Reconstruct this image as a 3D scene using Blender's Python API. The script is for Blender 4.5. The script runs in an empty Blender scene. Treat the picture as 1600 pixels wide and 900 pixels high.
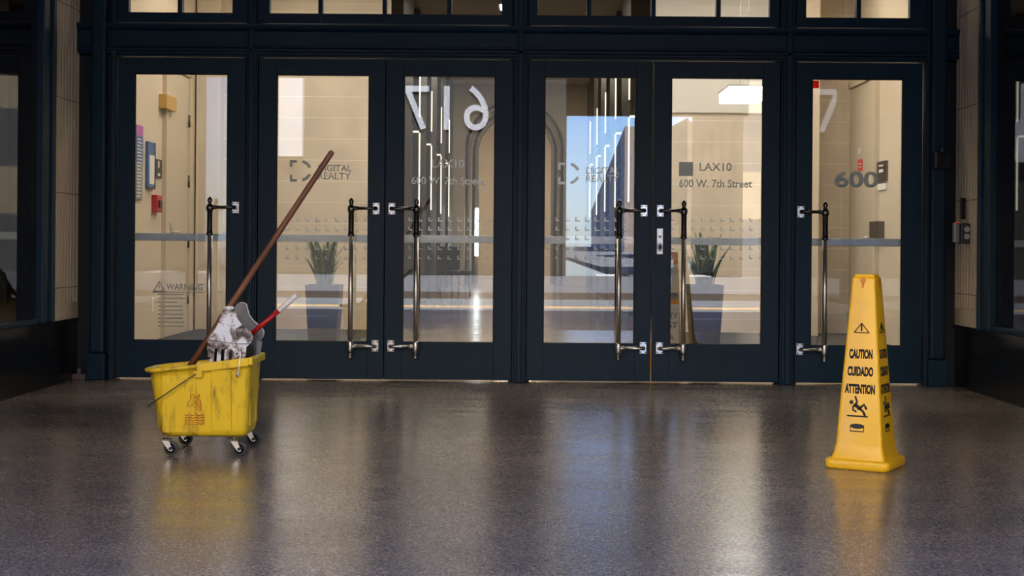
import bpy, bmesh, math, random
from mathutils import Vector, Matrix
random.seed(7)
PI = math.pi
SC = bpy.context.scene
COL = SC.collection
# ------------------------------------------------------------------ camera
F = 2222.0; CX = 820.0; CY = 382.0; HC = 1.05
A = math.radians(0.45); CA, SA = math.cos(A), math.sin(A)
def P(px, py, Y):
    s = F / Y; u = px - CX; v = CY - py
    return ((u*CA - v*SA)/s, (u*SA + v*CA)/s + HC)
def PX(px, Y, py=350): return P(px, py, Y)[0]
def PZ(px, py, Y): return P(px, py, Y)[1]
cd = bpy.data.cameras.new('camera'); cam = bpy.data.objects.new('camera', cd); COL.objects.link(cam)
cd.sensor_width = 36.0; cd.lens = 36.0*F/1600.0
cd.shift_x = -(CX-800)/1600.0; cd.shift_y = -(450-CY)/1600.0
cd.clip_start = 0.05; cd.clip_end = 5000
cam.matrix_world = Matrix(((CA, -SA, 0, 0), (0, 0, -1, 0), (SA, CA, 0, HC), (0, 0, 0, 1)))
SC.camera = cam
SC.view_settings.view_transform = 'Standard'; SC.view_settings.look = 'None'
SC.view_settings.exposure = 0.0; SC.view_settings.gamma = 1.0
SC.view_settings.use_curve_mapping = False
cy = SC.cycles
cy.max_bounces = 10; cy.transparent_max_bounces = 24; cy.glossy_bounces = 6; cy.diffuse_bounces = 4
cy.sample_clamp_indirect = 6.0
cy.use_denoising = True
# ------------------------------------------------------------------ world and sun
W = bpy.data.worlds.new('World'); SC.world = W; W.use_nodes = True
wn = W.node_tree.nodes; wl = W.node_tree.links; wn.clear()
sky = wn.new('ShaderNodeTexSky'); sky.sky_type = 'NISHITA'; sky.sun_disc = False
sky.sun_elevation = math.radians(42); sky.sun_rotation = math.radians(20); sky.dust_density = 0.3; sky.ozone_density = 3.0
bg = wn.new('ShaderNodeBackground'); bg.inputs[1].default_value = 0.75
wo = wn.new('ShaderNodeOutputWorld'); tn = wn.new('ShaderNodeMix'); tn.data_type = 'RGBA'; tn.blend_type = 'MULTIPLY'; tn.inputs[0].default_value = 1
tn.inputs[7].default_value = (.54, .64, .92, 1); wl.new(sky.outputs[0], tn.inputs[6]); wl.new(tn.outputs[2], bg.inputs[0]); wl.new(bg.outputs[0], wo.inputs[0])
sd = bpy.data.lights.new('sun', 'SUN'); sd.energy = 40.0; sd.angle = math.radians(0.6); sd.color = (1, .93, .82)
sun = bpy.data.objects.new('sun', sd); COL.objects.link(sun)
# light travels towards -Y and down, slightly towards -X
dv = Vector((-.25, -.72, -.66)); sun.rotation_euler = dv.to_track_quat('-Z', 'Y').to_euler(); sun.location = (0, 20, 30)
FILL_VEST = 52.0; FILL_HALL = 110.0; LAMP_SOFFIT = 16.0

# ------------------------------------------------------------------ materials
MATS = {}
def mat(name, col, rough=.5, metal=0., spec=.5, noise=None, bump=None, coat=0., ior=1.45):
    m = bpy.data.materials.new(name); m.use_nodes = True; N = m.node_tree.nodes; L = m.node_tree.links
    b = N['Principled BSDF']; b.inputs['Base Color'].default_value = (*col, 1)
    b.inputs['Roughness'].default_value = rough; b.inputs['Metallic'].default_value = metal
    b.inputs['IOR'].default_value = ior; b.inputs['Coat Weight'].default_value = coat
    tc = N.new('ShaderNodeTexCoord')
    if noise:
        sc_, amt, col2 = noise
        n = N.new('ShaderNodeTexNoise'); n.inputs['Scale'].default_value = sc_; n.inputs['Detail'].default_value = 6
        r = N.new('ShaderNodeValToRGB'); r.color_ramp.elements[0].position = .5-amt; r.color_ramp.elements[1].position = .5+amt
        r.color_ramp.elements[0].color = (*col, 1); r.color_ramp.elements[1].color = (*col2, 1)
        L.new(tc.outputs['Object'], n.inputs['Vector']); L.new(n.outputs[0], r.inputs[0]); L.new(r.outputs[0], b.inputs['Base Color'])
    if bump:
        n = N.new('ShaderNodeTexNoise'); n.inputs['Scale'].default_value = bump[0]; n.inputs['Detail'].default_value = 4
        bp = N.new('ShaderNodeBump'); bp.inputs['Strength'].default_value = bump[1]; bp.inputs['Distance'].default_value = bump[2] if len(bump) > 2 else .002
        L.new(tc.outputs['Object'], n.inputs['Vector']); L.new(n.outputs[0], bp.inputs['Height']); L.new(bp.outputs[0], b.inputs['Normal'])
    MATS[name] = m; return m
def emat(name, col, k):
    m = bpy.data.materials.new(name); m.use_nodes = True; N = m.node_tree.nodes; N.clear()
    e = N.new('ShaderNodeEmission'); e.inputs[0].default_value = (*col, 1); e.inputs[1].default_value = k
    o = N.new('ShaderNodeOutputMaterial'); m.node_tree.links.new(e.outputs[0], o.inputs[0]); return m
def glassmat(name, f0, tint, gl=(1, 1, 1)):
    m = bpy.data.materials.new(name); m.use_nodes = True; N = m.node_tree.nodes; L = m.node_tree.links; N.clear()
    t = N.new('ShaderNodeBsdfTransparent'); t.inputs[0].default_value = (*tint, 1)
    g = N.new('ShaderNodeBsdfGlossy'); g.inputs['Roughness'].default_value = 0.0; g.inputs[0].default_value = (*gl, 1)
    lw = N.new('ShaderNodeLayerWeight'); lw.inputs[0].default_value = .5
    p = N.new('ShaderNodeMath'); p.operation = 'POWER'; p.inputs[1].default_value = 5
    mr = N.new('ShaderNodeMath'); mr.operation = 'MULTIPLY_ADD'; mr.inputs[1].default_value = 1-f0; mr.inputs[2].default_value = f0
    mx = N.new('ShaderNodeMixShader'); o = N.new('ShaderNodeOutputMaterial')
    L.new(lw.outputs['Facing'], p.inputs[0]); L.new(p.outputs[0], mr.inputs[0]); L.new(mr.outputs[0], mx.inputs[0])
    L.new(t.outputs[0], mx.inputs[1]); L.new(g.outputs[0], mx.inputs[2]); L.new(mx.outputs[0], o.inputs[0]); return m
navy = mat('navy_paint', (.0065, .031, .058), .42, noise=(3, .3, (.0045, .023, .044)), bump=(8, .15, .001), ior=1.33)
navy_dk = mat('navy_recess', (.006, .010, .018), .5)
black = mat('black_rubber', (.006, .006, .007), .5)
granite = mat('black_granite', (.005, .005, .006), .2, noise=(60, .2, (.009, .009, .010)), ior=1.3)
steel = mat('steel', (.80, .78, .75), .34, 1.0, noise=(25, .3, (.62, .60, .58)))
dsteel = mat('dark_steel', (.16, .15, .14), .25, 1.0)
plate = mat('plate_steel', (.8, .8, .8), .25, 1.0)
alu = mat('brushed_aluminium', (.50, .52, .55), .42, 1.0, noise=(12, .3, (.4, .42, .45)))
barw = mat('satin_bar', (.66, .67, .68), .4, .15)
blackgrip = mat('black_grip', (.008, .008, .008), .3)
glass = glassmat('clear_glass', .085, (.97, .98, .97), (.93, .97, 1))
darkglass = mat('dark_glass', (.004, .004, .005), .015, ior=1.75)
yellow = mat('safety_yellow', (.92, .52, .014), .33, coat=.15)
orange = mat('keyhole_orange', (.72, .25, .01), .4)
ink = mat('black_ink', (.012, .012, .016), .5)
red = mat('red_paint', (.42, .01, .012), .3)
redink = mat('red_ink', (.55, .10, .02), .5)
redstk = mat('red_sticker', (.75, .05, .02), .5)
white = mat('white_plastic', (.75, .74, .72), .4)
whitep = mat('white_plaster', (.82, .80, .76), .7, noise=(2, .3, (.76, .74, .70)))
tyre = mat('grey_tyre', (.05, .05, .05), .55)
hubm = mat('black_hub', (.015, .015, .015), .4)
brown = mat('dark_bronze_stone', (.055, .040, .020), .45, noise=(6, .3, (.038, .027, .014)))
planterm = mat('planter_brown', (.06, .05, .035), .5, noise=(8, .3, (.085, .07, .05)))
soil = mat('soil', (.05, .03, .018), .9, noise=(60, .2, (.10, .06, .03)))
leafm = mat('leaf_green', (.05, .11, .02), .4, noise=(22, .15, (.16, .20, .04)))
leafy = mat('leaf_yellow_edge', (.42, .38, .08), .4)
doorw = mat('pale_wood_door', (.60, .52, .40), .4, noise=(5, .4, (.56, .48, .36)))
gold = mat('brass_horn', (.55, .35, .09), .35, .3)
asphalt = mat('asphalt', (.15, .16, .175), .85, noise=(3, .3, (.185, .195, .21)))
walkm = mat('sidewalk', (.17, .17, .185), .85, noise=(2, .3, (.13, .13, .145)))
curbm = mat('curb_dark', (.05, .035, .03), .8)
paintw = mat('road_white', (.8, .8, .8), .7)
painty = mat('road_yellow', (.85, .50, .16), .7)
ceilm = mat('porch_ceiling', (.22, .22, .23), .8)
facade_dk = mat('opposite_facade', (.016, .014, .012), .7, noise=(.3, .3, (.022, .02, .017)))
sunlit = mat('pale_render', (.24, .24, .26), .8, noise=(.5, .12, (.30, .305, .34)))
bluepost = mat('poster_blue', (.05, .12, .30), .4)
magenta = mat('poster_magenta', (.42, .08, .38), .4)
greypost = mat('poster_grey', (.22, .23, .26), .5)
signdk = mat('sign_black', (.03, .025, .02), .4)
vinyl = None
def mixmat(name, col, fac, rough=.6):
    m = bpy.data.materials.new(name); m.use_nodes = True; N = m.node_tree.nodes; L = m.node_tree.links
    b = N['Principled BSDF']; b.inputs['Base Color'].default_value = (*col, 1); b.inputs['Roughness'].default_value = rough
    t = N.new('ShaderNodeBsdfTransparent'); mx = N.new('ShaderNodeMixShader'); mx.inputs[0].default_value = fac
    L.new(t.outputs[0], mx.inputs[1]); L.new(b.outputs[0], mx.inputs[2]); L.new(mx.outputs[0], N['Material Output'].inputs[0]); return m
def vinylmat(name, col, fac, tl=.55):
    m = bpy.data.materials.new(name); m.use_nodes = True; N = m.node_tree.nodes; L = m.node_tree.links; N.clear()
    d = N.new('ShaderNodeBsdfDiffuse'); d.inputs[0].default_value = (*col, 1); r_ = N.new('ShaderNodeBsdfTranslucent'); r_.inputs[0].default_value = (*col, 1)
    a = N.new('ShaderNodeMixShader'); a.inputs[0].default_value = tl; L.new(d.outputs[0], a.inputs[1]); L.new(r_.outputs[0], a.inputs[2])
    t = N.new('ShaderNodeBsdfTransparent'); mx = N.new('ShaderNodeMixShader'); mx.inputs[0].default_value = fac; o = N.new('ShaderNodeOutputMaterial')
    L.new(t.outputs[0], mx.inputs[1]); L.new(a.outputs[0], mx.inputs[2]); L.new(mx.outputs[0], o.inputs[0]); return m
vinyl = vinylmat('frosted_vinyl', (.80, .84, .88), .85, .6)
vinyl_dk = vinylmat('grey_vinyl', (.42, .46, .50), .80, .5)

def terrazzo():
    m = bpy.data.materials.new('terrazzo'); m.use_nodes = True; N = m.node_tree.nodes; L = m.node_tree.links
    b = N['Principled BSDF']; b.inputs['IOR'].default_value = 1.6; tc = N.new('ShaderNodeTexCoord')
    v = N.new('ShaderNodeTexVoronoi'); v.inputs['Scale'].default_value = 150; v.feature = 'F1'
    L.new(tc.outputs['Object'], v.inputs['Vector'])
    sp = N.new('ShaderNodeSeparateColor'); L.new(v.outputs['Color'], sp.inputs[0])
    r = N.new('ShaderNodeValToRGB'); e = r.color_ramp.elements
    e[0].position = 0; e[0].color = (.13, .105, .085, 1); e[1].position = 1; e[1].color = (.46, .39, .32, 1)
    x = e.new(.45); x.color = (.215, .178, .148, 1); x = e.new(.8); x.color = (.29, .242, .20, 1)
    L.new(sp.outputs[0], r.inputs[0])
    n = N.new('ShaderNodeTexNoise'); n.inputs['Scale'].default_value = .9; n.inputs['Detail'].default_value = 8
    L.new(tc.outputs['Object'], n.inputs['Vector'])
    r2 = N.new('ShaderNodeValToRGB'); r2.color_ramp.elements[0].position = .3; r2.color_ramp.elements[1].position = .75
    r2.color_ramp.elements[0].color = (.78, .76, .74, 1); r2.color_ramp.elements[1].color = (1.1, 1.08, 1.05, 1)
    L.new(n.outputs[0], r2.inputs[0])
    mx = N.new('ShaderNodeMix'); mx.data_type = 'RGBA'; mx.blend_type = 'MULTIPLY'; mx.inputs[0].default_value = 1
    L.new(r.outputs[0], mx.inputs[6]); L.new(r2.outputs[0], mx.inputs[7]); L.new(mx.outputs[2], b.inputs['Base Color'])
    n2 = N.new('ShaderNodeTexNoise'); n2.inputs['Scale'].default_value = 2.2; n2.inputs['Detail'].default_value = 6
    mp = N.new('ShaderNodeMapping'); mp.inputs['Scale'].default_value = (.6, 2.5, 1)
    L.new(tc.outputs['Object'], mp.inputs[0]); L.new(mp.outputs[0], n2.inputs['Vector'])
    mr = N.new('ShaderNodeMapRange'); mr.inputs[1].default_value = .3; mr.inputs[2].default_value = .7
    mr.inputs[3].default_value = .17; mr.inputs[4].default_value = .27
    L.new(n2.outputs[0], mr.inputs[0]); L.new(mr.outputs[0], b.inputs['Roughness'])
    n3 = N.new('ShaderNodeTexNoise'); n3.inputs['Scale'].default_value = 70; n3.inputs['Detail'].default_value = 3
    bp = N.new('ShaderNodeBump'); bp.inputs['Strength'].default_value = .12; bp.inputs['Distance'].default_value = .001
    L.new(tc.outputs['Object'], n3.inputs['Vector']); L.new(n3.outputs[0], bp.inputs['Height']); L.new(bp.outputs[0], b.inputs['Normal'])
    return m
terr = terrazzo()
def stonewall(name, c1, line, sp=.256, lw=.03, vert=False):
    # pale stone with horizontal joints every sp metres
    m = bpy.data.materials.new(name); m.use_nodes = True; N = m.node_tree.nodes; L = m.node_tree.links
    b = N['Principled BSDF']; b.inputs['Roughness'].default_value = .45; tc = N.new('ShaderNodeTexCoord')
    sx = N.new('ShaderNodeSeparateXYZ'); L.new(tc.outputs['Object'], sx.inputs[0])
    d = N.new('ShaderNodeMath'); d.operation = 'DIVIDE'; d.inputs[1].default_value = sp; L.new(sx.outputs[2], d.inputs[0])
    fr = N.new('ShaderNodeMath'); fr.operation = 'FRACT'; L.new(d.outputs[0], fr.inputs[0])
    lt = N.new('ShaderNodeMath'); lt.operation = 'LESS_THAN'; lt.inputs[1].default_value = lw; L.new(fr.outputs[0], lt.inputs[0])
    n = N.new('ShaderNodeTexNoise'); n.inputs['Scale'].default_value = 2.5; n.inputs['Detail'].default_value = 8
    L.new(tc.outputs['Object'], n.inputs['Vector'])
    r = N.new('ShaderNodeValToRGB'); r.color_ramp.elements[0].color = (*[c*.88 for c in c1], 1); r.color_ramp.elements[1].color = (*[min(1, c*1.1) for c in c1], 1)
    r.color_ramp.elements[0].position = .3; r.color_ramp.elements[1].position = .7
    L.new(n.outputs[0], r.inputs[0])
    mx = N.new('ShaderNodeMix'); mx.data_type = 'RGBA'; L.new(lt.outputs[0], mx.inputs[0]); L.new(r.outputs[0], mx.inputs[6]); mx.inputs[7].default_value = (*line, 1)
    L.new(mx.outputs[2], b.inputs['Base Color']); return m
beige = stonewall('beige_stone', (.62, .52, .39), (.76, .68, .56))
beige_plain = mat('beige_plaster', (.64, .54, .41), .6, noise=(1.5, .3, (.58, .49, .37)))
fluted = stonewall('limestone', (.58, .49, .37), (.16, .12, .09), .70, .010)
def windowgrid(name, wallc, winc, sx_, sz_, fx=.5, fz=.55):
    m = bpy.data.materials.new(name); m.use_nodes = True; N = m.node_tree.nodes; L = m.node_tree.links
    b = N['Principled BSDF']; tc = N.new('ShaderNodeTexCoord'); s = N.new('ShaderNodeSeparateXYZ'); L.new(tc.outputs['Object'], s.inputs[0])
    ad = N.new('ShaderNodeMath'); ad.operation = 'ADD'; L.new(s.outputs[0], ad.inputs[0]); L.new(s.outputs[1], ad.inputs[1])
    def cell(sock, w, f):
        d = N.new('ShaderNodeMath'); d.operation = 'DIVIDE'; d.inputs[1].default_value = w; L.new(sock, d.inputs[0])
        fr = N.new('ShaderNodeMath'); fr.operation = 'FRACT'; L.new(d.outputs[0], fr.inputs[0])
        lt = N.new('ShaderNodeMath'); lt.operation = 'LESS_THAN'; lt.inputs[1].default_value = f; L.new(fr.outputs[0], lt.inputs[0]); return lt.outputs[0]
    a = cell(ad.outputs[0], sx_, fx); c = cell(s.outputs[2], sz_, fz)
    mu = N.new('ShaderNodeMath'); mu.operation = 'MULTIPLY'; L.new(a, mu.inputs[0]); L.new(c, mu.inputs[1])
    mx = N.new('ShaderNodeMix'); mx.data_type = 'RGBA'; L.new(mu.outputs[0], mx.inputs[0]); mx.inputs[6].default_value = (*wallc, 1); mx.inputs[7].default_value = (*winc, 1)
    L.new(mx.outputs[2], b.inputs['Base Color']); b.inputs['Roughness'].default_value = .7
    return m
def bucketmat():
    m = mat('bucket_yellow', (.88, .52, .02), .38); N = m.node_tree.nodes; L = m.node_tree.links; b = N['Principled BSDF']
    tc = N.new('ShaderNodeTexCoord')
    mp = N.new('ShaderNodeMapping'); mp.inputs['Scale'].default_value = (1.6, 1.6, .5); L.new(tc.outputs['Object'], mp.inputs[0])
    n = N.new('ShaderNodeTexNoise'); n.inputs['Scale'].default_value = 9; n.inputs['Detail'].default_value = 9; n.inputs['Roughness'].default_value = .65
    L.new(mp.outputs[0], n.inputs['Vector'])
    r = N.new('ShaderNodeValToRGB'); e = r.color_ramp.elements
    e[0].position = .28; e[0].color = (.19, .125, .015, 1); e[1].position = .50; e[1].color = (.82, .56, .02, 1)
    x = e.new(.40); x.color = (.56, .37, .02, 1)
    L.new(n.outputs[0], r.inputs[0]); L.new(r.outputs[0], b.inputs['Base Color']); return m
bucky = bucketmat()
def scuffmetal():
    m = mat('scuffed_metal', (.7, .72, .76), .35); N = m.node_tree.nodes; L = m.node_tree.links; b = N['Principled BSDF']
    tc = N.new('ShaderNodeTexCoord'); n = N.new('ShaderNodeTexNoise'); n.inputs['Scale'].default_value = 13; n.inputs['Detail'].default_value = 10; n.inputs['Roughness'].default_value = .7
    n.inputs['Distortion'].default_value = .6
    mp = N.new('ShaderNodeMapping'); mp.inputs['Location'].default_value = (1.3, 0, .4)
    L.new(tc.outputs['Object'], mp.inputs[0]); L.new(mp.outputs[0], n.inputs['Vector'])
    r = N.new('ShaderNodeValToRGB'); e = r.color_ramp.elements
    e[0].position = .40; e[0].color = (.035, .03, .028, 1); e[1].position = .53; e[1].color = (.70, .74, .80, 1)
    x = e.new(.47); x.color = (.26, .22, .20, 1)
    L.new(n.outputs[0], r.inputs[0]); L.new(r.outputs[0], b.inputs['Base Color']); b.inputs['Metallic'].default_value = .35; return m
scuff = scuffmetal()
greymetal = mat('dull_grey_metal', (.30, .30, .31), .38, .6, noise=(14, .2, (.17, .17, .17)))
def woodmat():
    m = mat('mop_wood', (.20, .075, .035), .45); N = m.node_tree.nodes; L = m.node_tree.links; b = N['Principled BSDF']
    tc = N.new('ShaderNodeTexCoord'); mp = N.new('ShaderNodeMapping'); mp.inputs['Scale'].default_value = (40, 40, 3); L.new(tc.outputs['Object'], mp.inputs[0])
    n = N.new('ShaderNodeTexNoise'); n.inputs['Scale'].default_value = 1; n.inputs['Detail'].default_value = 5; L.new(mp.outputs[0], n.inputs['Vector'])
    r = N.new('ShaderNodeValToRGB'); r.color_ramp.elements[0].color = (.09, .034, .018, 1); r.color_ramp.elements[1].color = (.23, .092, .045, 1)
    r.color_ramp.elements[0].position = .35; r.color_ramp.elements[1].position = .65
    L.new(n.outputs[0], r.inputs[0]); L.new(r.outputs[0], b.inputs['Base Color']); return m
wood = woodmat()
mopcotton = mat('mop_cotton', (.35, .33, .29), .9, bump=(60, .8, .01))

# ------------------------------------------------------------------ mesh helpers
class MB:
    def __init__(s): s.bm = bmesh.new()
    def _mark(s): return len(s.bm.verts)
    def box(s, x0, x1, y0, y1, z0, z1, bev=0., seg=2):
        b = bmesh.new(); bmesh.ops.create_cube(b, size=1)
        for v in b.verts: v.co = Vector(((x0+x1)/2+v.co.x*(x1-x0), (y0+y1)/2+v.co.y*(y1-y0), (z0+z1)/2+v.co.z*(z1-z0)))
        if bev > 0: bmesh.ops.bevel(b, geom=b.edges[:], offset=bev, segments=seg, affect='EDGES', profile=.5)
        s._merge(b); return s
    def _merge(s, b, M=None):
        if M is not None: bmesh.ops.transform(b, matrix=M, verts=b.verts[:])
        me = bpy.data.meshes.new('t'); b.to_mesh(me); b.free(); s.bm.from_mesh(me); bpy.data.meshes.remove(me)
    def tube(s, pts, r, seg=12, caps=True):
        pts = [Vector(p) for p in pts]; n = len(pts)
        rs = r if isinstance(r, (list, tuple)) else [r]*n
        rings = []; prev = None
        for i, p in enumerate(pts):
            t = (pts[min(i+1, n-1)]-pts[max(i-1, 0)]).normalized()
            if prev is None:
                ref = Vector((0, 0, 1)) if abs(t.z) < .9 else Vector((1, 0, 0)); a = t.cross(ref).normalized()
            else:
                a = (prev - t*prev.dot(t)).normalized()
            prev = a; c = t.cross(a)
            rings.append([s.bm.verts.new(p+(a*math.cos(2*PI*k/seg)+c*math.sin(2*PI*k/seg))*rs[i]) for k in range(seg)])
        for i in range(n-1):
            for k in range(seg):
                f = s.bm.faces.new((rings[i][k], rings[i][(k+1) % seg], rings[i+1][(k+1) % seg], rings[i+1][k])); f.smooth = seg > 6
        if caps:
            s.bm.faces.new(rings[0][::-1]); s.bm.faces.new(rings[-1])
        return s
    def lathe(s, prof, loc=(0, 0, 0), axis='Z', seg=24):
        # prof: list of (r, h)
        rings = []
        for r, h in prof:
            ring = []
            for k in range(seg):
                a = 2*PI*k/seg; c, d = r*math.cos(a), r*math.sin(a)
                co = {'Z': (c, d, h), 'Y': (c, h, d), 'X': (h, c, d)}[axis]
                ring.append(s.bm.verts.new(Vector(co)+Vector(loc)))
            rings.append(ring)
        for i in range(len(rings)-1):
            for k in range(seg):
                f = s.bm.faces.new((rings[i][k], rings[i][(k+1) % seg], rings[i+1][(k+1) % seg], rings[i+1][k])); f.smooth = True
        s.bm.faces.new(rings[0][::-1]); s.bm.faces.new(rings[-1]); return s
    def prism(s, poly, y0, y1):
        # polygon in x,z extruded along y
        a = [s.bm.verts.new((x, y0, z)) for x, z in poly]; b = [s.bm.verts.new((x, y1, z)) for x, z in poly]; n = len(poly)
        s.bm.faces.new(a); s.bm.faces.new(b[::-1])
        for i in range(n): s.bm.faces.new((a[i], b[i], b[(i+1) % n], a[(i+1) % n]))
        return s
    def sweepx(s, prof, x0, x1):
        # profile in y,z swept along x
        a = [s.bm.verts.new((x0, y, z)) for y, z in prof]; b = [s.bm.verts.new((x1, y, z)) for y, z in prof]; n = len(prof)
        s.bm.faces.new(a); s.bm.faces.new(b[::-1])
        for i in range(n): s.bm.faces.new((a[i], b[i], b[(i+1) % n], a[(i+1) % n]))
        return s
    def sweepz(s, prof, z0, z1):
        a = [s.bm.verts.new((x, y, z0)) for x, y in prof]; b = [s.bm.verts.new((x, y, z1)) for x, y in prof]; n = len(prof)
        s.bm.faces.new(a); s.bm.faces.new(b[::-1])
        for i in range(n): s.bm.faces.new((a[i], b[i], b[(i+1) % n], a[(i+1) % n]))
        return s
    def loft(s, rings, caps=(True, True), smooth=True):
        vr = [[s.bm.verts.new(p) for p in r] for r in rings]
        for i in range(len(vr)-1):
            n = len(vr[i])
            for k in range(n):
                f = s.bm.faces.new((vr[i][k], vr[i][(k+1) % n], vr[i+1][(k+1) % n], vr[i+1][k])); f.smooth = smooth
        if caps[0]: s.bm.faces.new(vr[0][::-1])
        if caps[1]: s.bm.faces.new(vr[-1])
        return s
    def text(s, txt, w, h, M, depth=.0008, bold=0., mirror=False):
        c = bpy.data.curves.new('t', 'FONT'); c.body = txt; c.size = 1; c.extrude = 0.0; c.offset = bold; c.resolution_u = 4
        o = bpy.data.objects.new('t', c); COL.objects.link(o)
        dg = bpy.context.evaluated_depsgraph_get(); me = bpy.data.meshes.new_from_object(o.evaluated_get(dg))
        b = bmesh.new(); b.from_mesh(me)
        r = bmesh.ops.extrude_face_region(b, geom=b.faces[:])
        vs = [g for g in r['geom'] if isinstance(g, bmesh.types.BMVert)]
        for v in vs: v.co.z += .5
        xs = [v.co.x for v in b.verts]; ys = [v.co.y for v in b.verts]; x0, x1, y0, y1 = min(xs), max(xs), min(ys), max(ys)
        if w is None: w = (x1-x0)*h/(y1-y0)
        for v in b.verts:
            X = (v.co.x-x0)/(x1-x0)*w
            if mirror: X = w-X
            v.co = Vector((X, -v.co.z*2*depth, (v.co.y-y0)/(y1-y0)*h))
        bpy.data.objects.remove(o); bpy.data.curves.remove(c); bpy.data.meshes.remove(me)
        s._merge(b, M); return s
    def xf(s, M): bmesh.ops.transform(s.bm, matrix=M, verts=s.bm.verts[:]); return s
    def build(s, name, m, parent=None, recalc=True, smooth=False):
        if recalc: bmesh.ops.recalc_face_normals(s.bm, faces=s.bm.faces[:])
        me = bpy.data.meshes.new(name); s.bm.to_mesh(me); s.bm.free()
        me.materials.append(m)
        if smooth:
            for p in me.polygons: p.use_smooth = True
        o = bpy.data.objects.new(name, me); COL.objects.link(o)
        if parent is not None: o.parent = parent
        return o
def T(x, y, z): return Matrix.Translation((x, y, z))
def tag(o, label=None, cat=None, group=None, kind=None):
    if label: o['label'] = label
    if cat: o['category'] = cat
    if group: o['group'] = group
    if kind: o['kind'] = kind
    return o
def empty(name, loc, rz=0, **k):
    o = bpy.data.objects.new(name, None); o.location = loc; o.rotation_euler = (0, 0, rz); o.empty_display_size = .1
    COL.objects.link(o); return tag(o, **k)
def st(o): o['kind'] = 'structure'; return o

# ------------------------------------------------------------------ levels and layout
D = 10.855           # front face of the doors
XL = PX(118, D); XR = PX(1497, D)
HV = 4.3             # vestibule ceiling
YV = 17.2            # vestibule back wall
XV = 3.95            # vestibule side walls
YO = 4.3             # outer edge of the porch

# floor (one terrazzo surface through porch and lobby)
st(MB().box(-6, 6, YO, 47, -.12, 0).build('floor', terr))
# street behind the camera
st(MB().box(-60, 60, -9.7, YO, -.45, -.15).build('road', asphalt))
st(MB().box(-60, 60, -27, -9.7, -.45, -.02).build('far_sidewalk', walkm))
st(MB().box(-60, 60, -9.75, -9.4, -.149, -.01).build('curb', curbm))
st(MB().box(4.2, 60, -900, -27, -.45, -.15).build('side_street', asphalt))
b = MB(); b.box(-60, 60, -5.75, -5.6, -.15, -.146); b.box(-60, 60, -5.35, -5.2, -.15, -.146); st(b.build('road_marking', painty))
b = MB(); b.prism([(0, 0), (1, 0), (1, 1), (0, 1)], 0, .001); b.bm.clear()
b.box(-9, -3.2, -1.6, -1.45, -.15, -.146); b.box(2.2, 8, -1.6, -1.45, -.15, -.146)
for k in range(5): b.box(2.5+k*1.6, 3.3+k*1.6, -30, -27.5, -.02, -.012)
st(b.build('road_marking', paintw))

# porch shell
st(MB().box(-3.9, 3.9, YO, D+.1, 4.0, 4.2).build('ceiling', ceilm))
b = MB(); b.box(-14, XL-.35, 3.9, 4.3, -.2, 7); b.box(XR+.35, 14, 3.9, 4.3, -.2, 7); b.box(XL-.35, XR+.35, 3.9, 4.3, 3.12, 7)
st(b.build('wall_front', beige_plain))
st(MB().box(.5, 2.75, 4.1, 4.2, 2.65, 3.12).build('trim_14', whitep))  # unseen board added to cut off the sky mirrored in the doors
st(MB().box(-14, 14, 3.9, 47.4, 7.0, 7.2).build('roof', facade_dk))  # unseen roof slab, put in to keep the sun out of the lobby
b = MB(); b.box(-14, -13.8, 4.3, 47.4, -.2, 7); b.box(13.8, 14, 4.3, 47.4, -.2, 7); b.box(-14, 14, 47.2, 47.4, -.2, 7)
st(b.build('wall_outer', facade_dk))

def side_wall(sx, X, name):
    # sx=-1 left, +1 right;  X is the face of glass and stone
    out = X + sx*.35
    def bx(b, d0, d1, *r, **k):
        a0, a1 = X+sx*d0, X+sx*d1
        return b.box(min(a0, a1), max(a0, a1), *r, **k)
    zs = .467
    b = MB(); bx(b, -.02, .35, YO, D+.12, 0, zs-.03); bx(b, -.035, .35, YO, D+.12, zs-.03, zs)
    st(b.build('wall_%s' % name, granite))
    # fluted stone pilaster
    y0, y1 = (10.19, D+.02)
    b = MB(); bx(b, .03, .3, y0, y1, zs, 4.0)
    # flute ribs between grooves
    n = 7; w = (y1-.05-(y0+.14))/n
    bx(b, -.022, .04, y0, y0+.13, zs, 4.0); bx(b, -.022, .04, y1-.045, y1, zs, 4.0); bx(b, -.022, .04, y0+.13, y1-.045, zs, .59)
    for k in range(n):
        yc = y0+.14+w*(k+.5)
        bx(b, -.018, .04, yc-w*.29, yc+w*.29, .59, 4.0, bev=.006)
    st(b.build('trim_%s' % ('1' if sx < 0 else '2'), fluted))
    # window frame
    b = MB()
    bx(b, -.05, .2, 9.98, 10.19, zs, 4.0, bev=.008)
    bx(b, -.075, 0, 10.12, 10.175, zs, 4.0, bev=.008)
    for ya in (7.05, YO): bx(b, -.05, .2, ya, ya+.14, zs, 4.0, bev=.008)
    bx(b, -.03, .2, YO, 9.98, zs, zs+.035, bev=.006)
    bx(b, -.05, .2, YO, 9.98, 3.85, 4.0)
    st(b.build('window_frame_%s' % name, navy))
    w_ = bpy.data.objects.new('window_%s' % ('5' if sx < 0 else '6'), None); COL.objects.link(w_); st(w_)
    for ya, yb in ((YO+.14, 7.05), (7.19, 9.98)):
        b = MB(); bx(b, 0, .02, ya, yb, zs+.03, 3.86); b.build('glass_pane', darkglass, w_)
    b = MB(); bx(b, .31, .35, YO, D+.12, zs, 4.0); st(b.build('wall_backing_%s' % name, black))
side_wall(-1, XL, 'left'); side_wall(1, XR, 'right')

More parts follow.
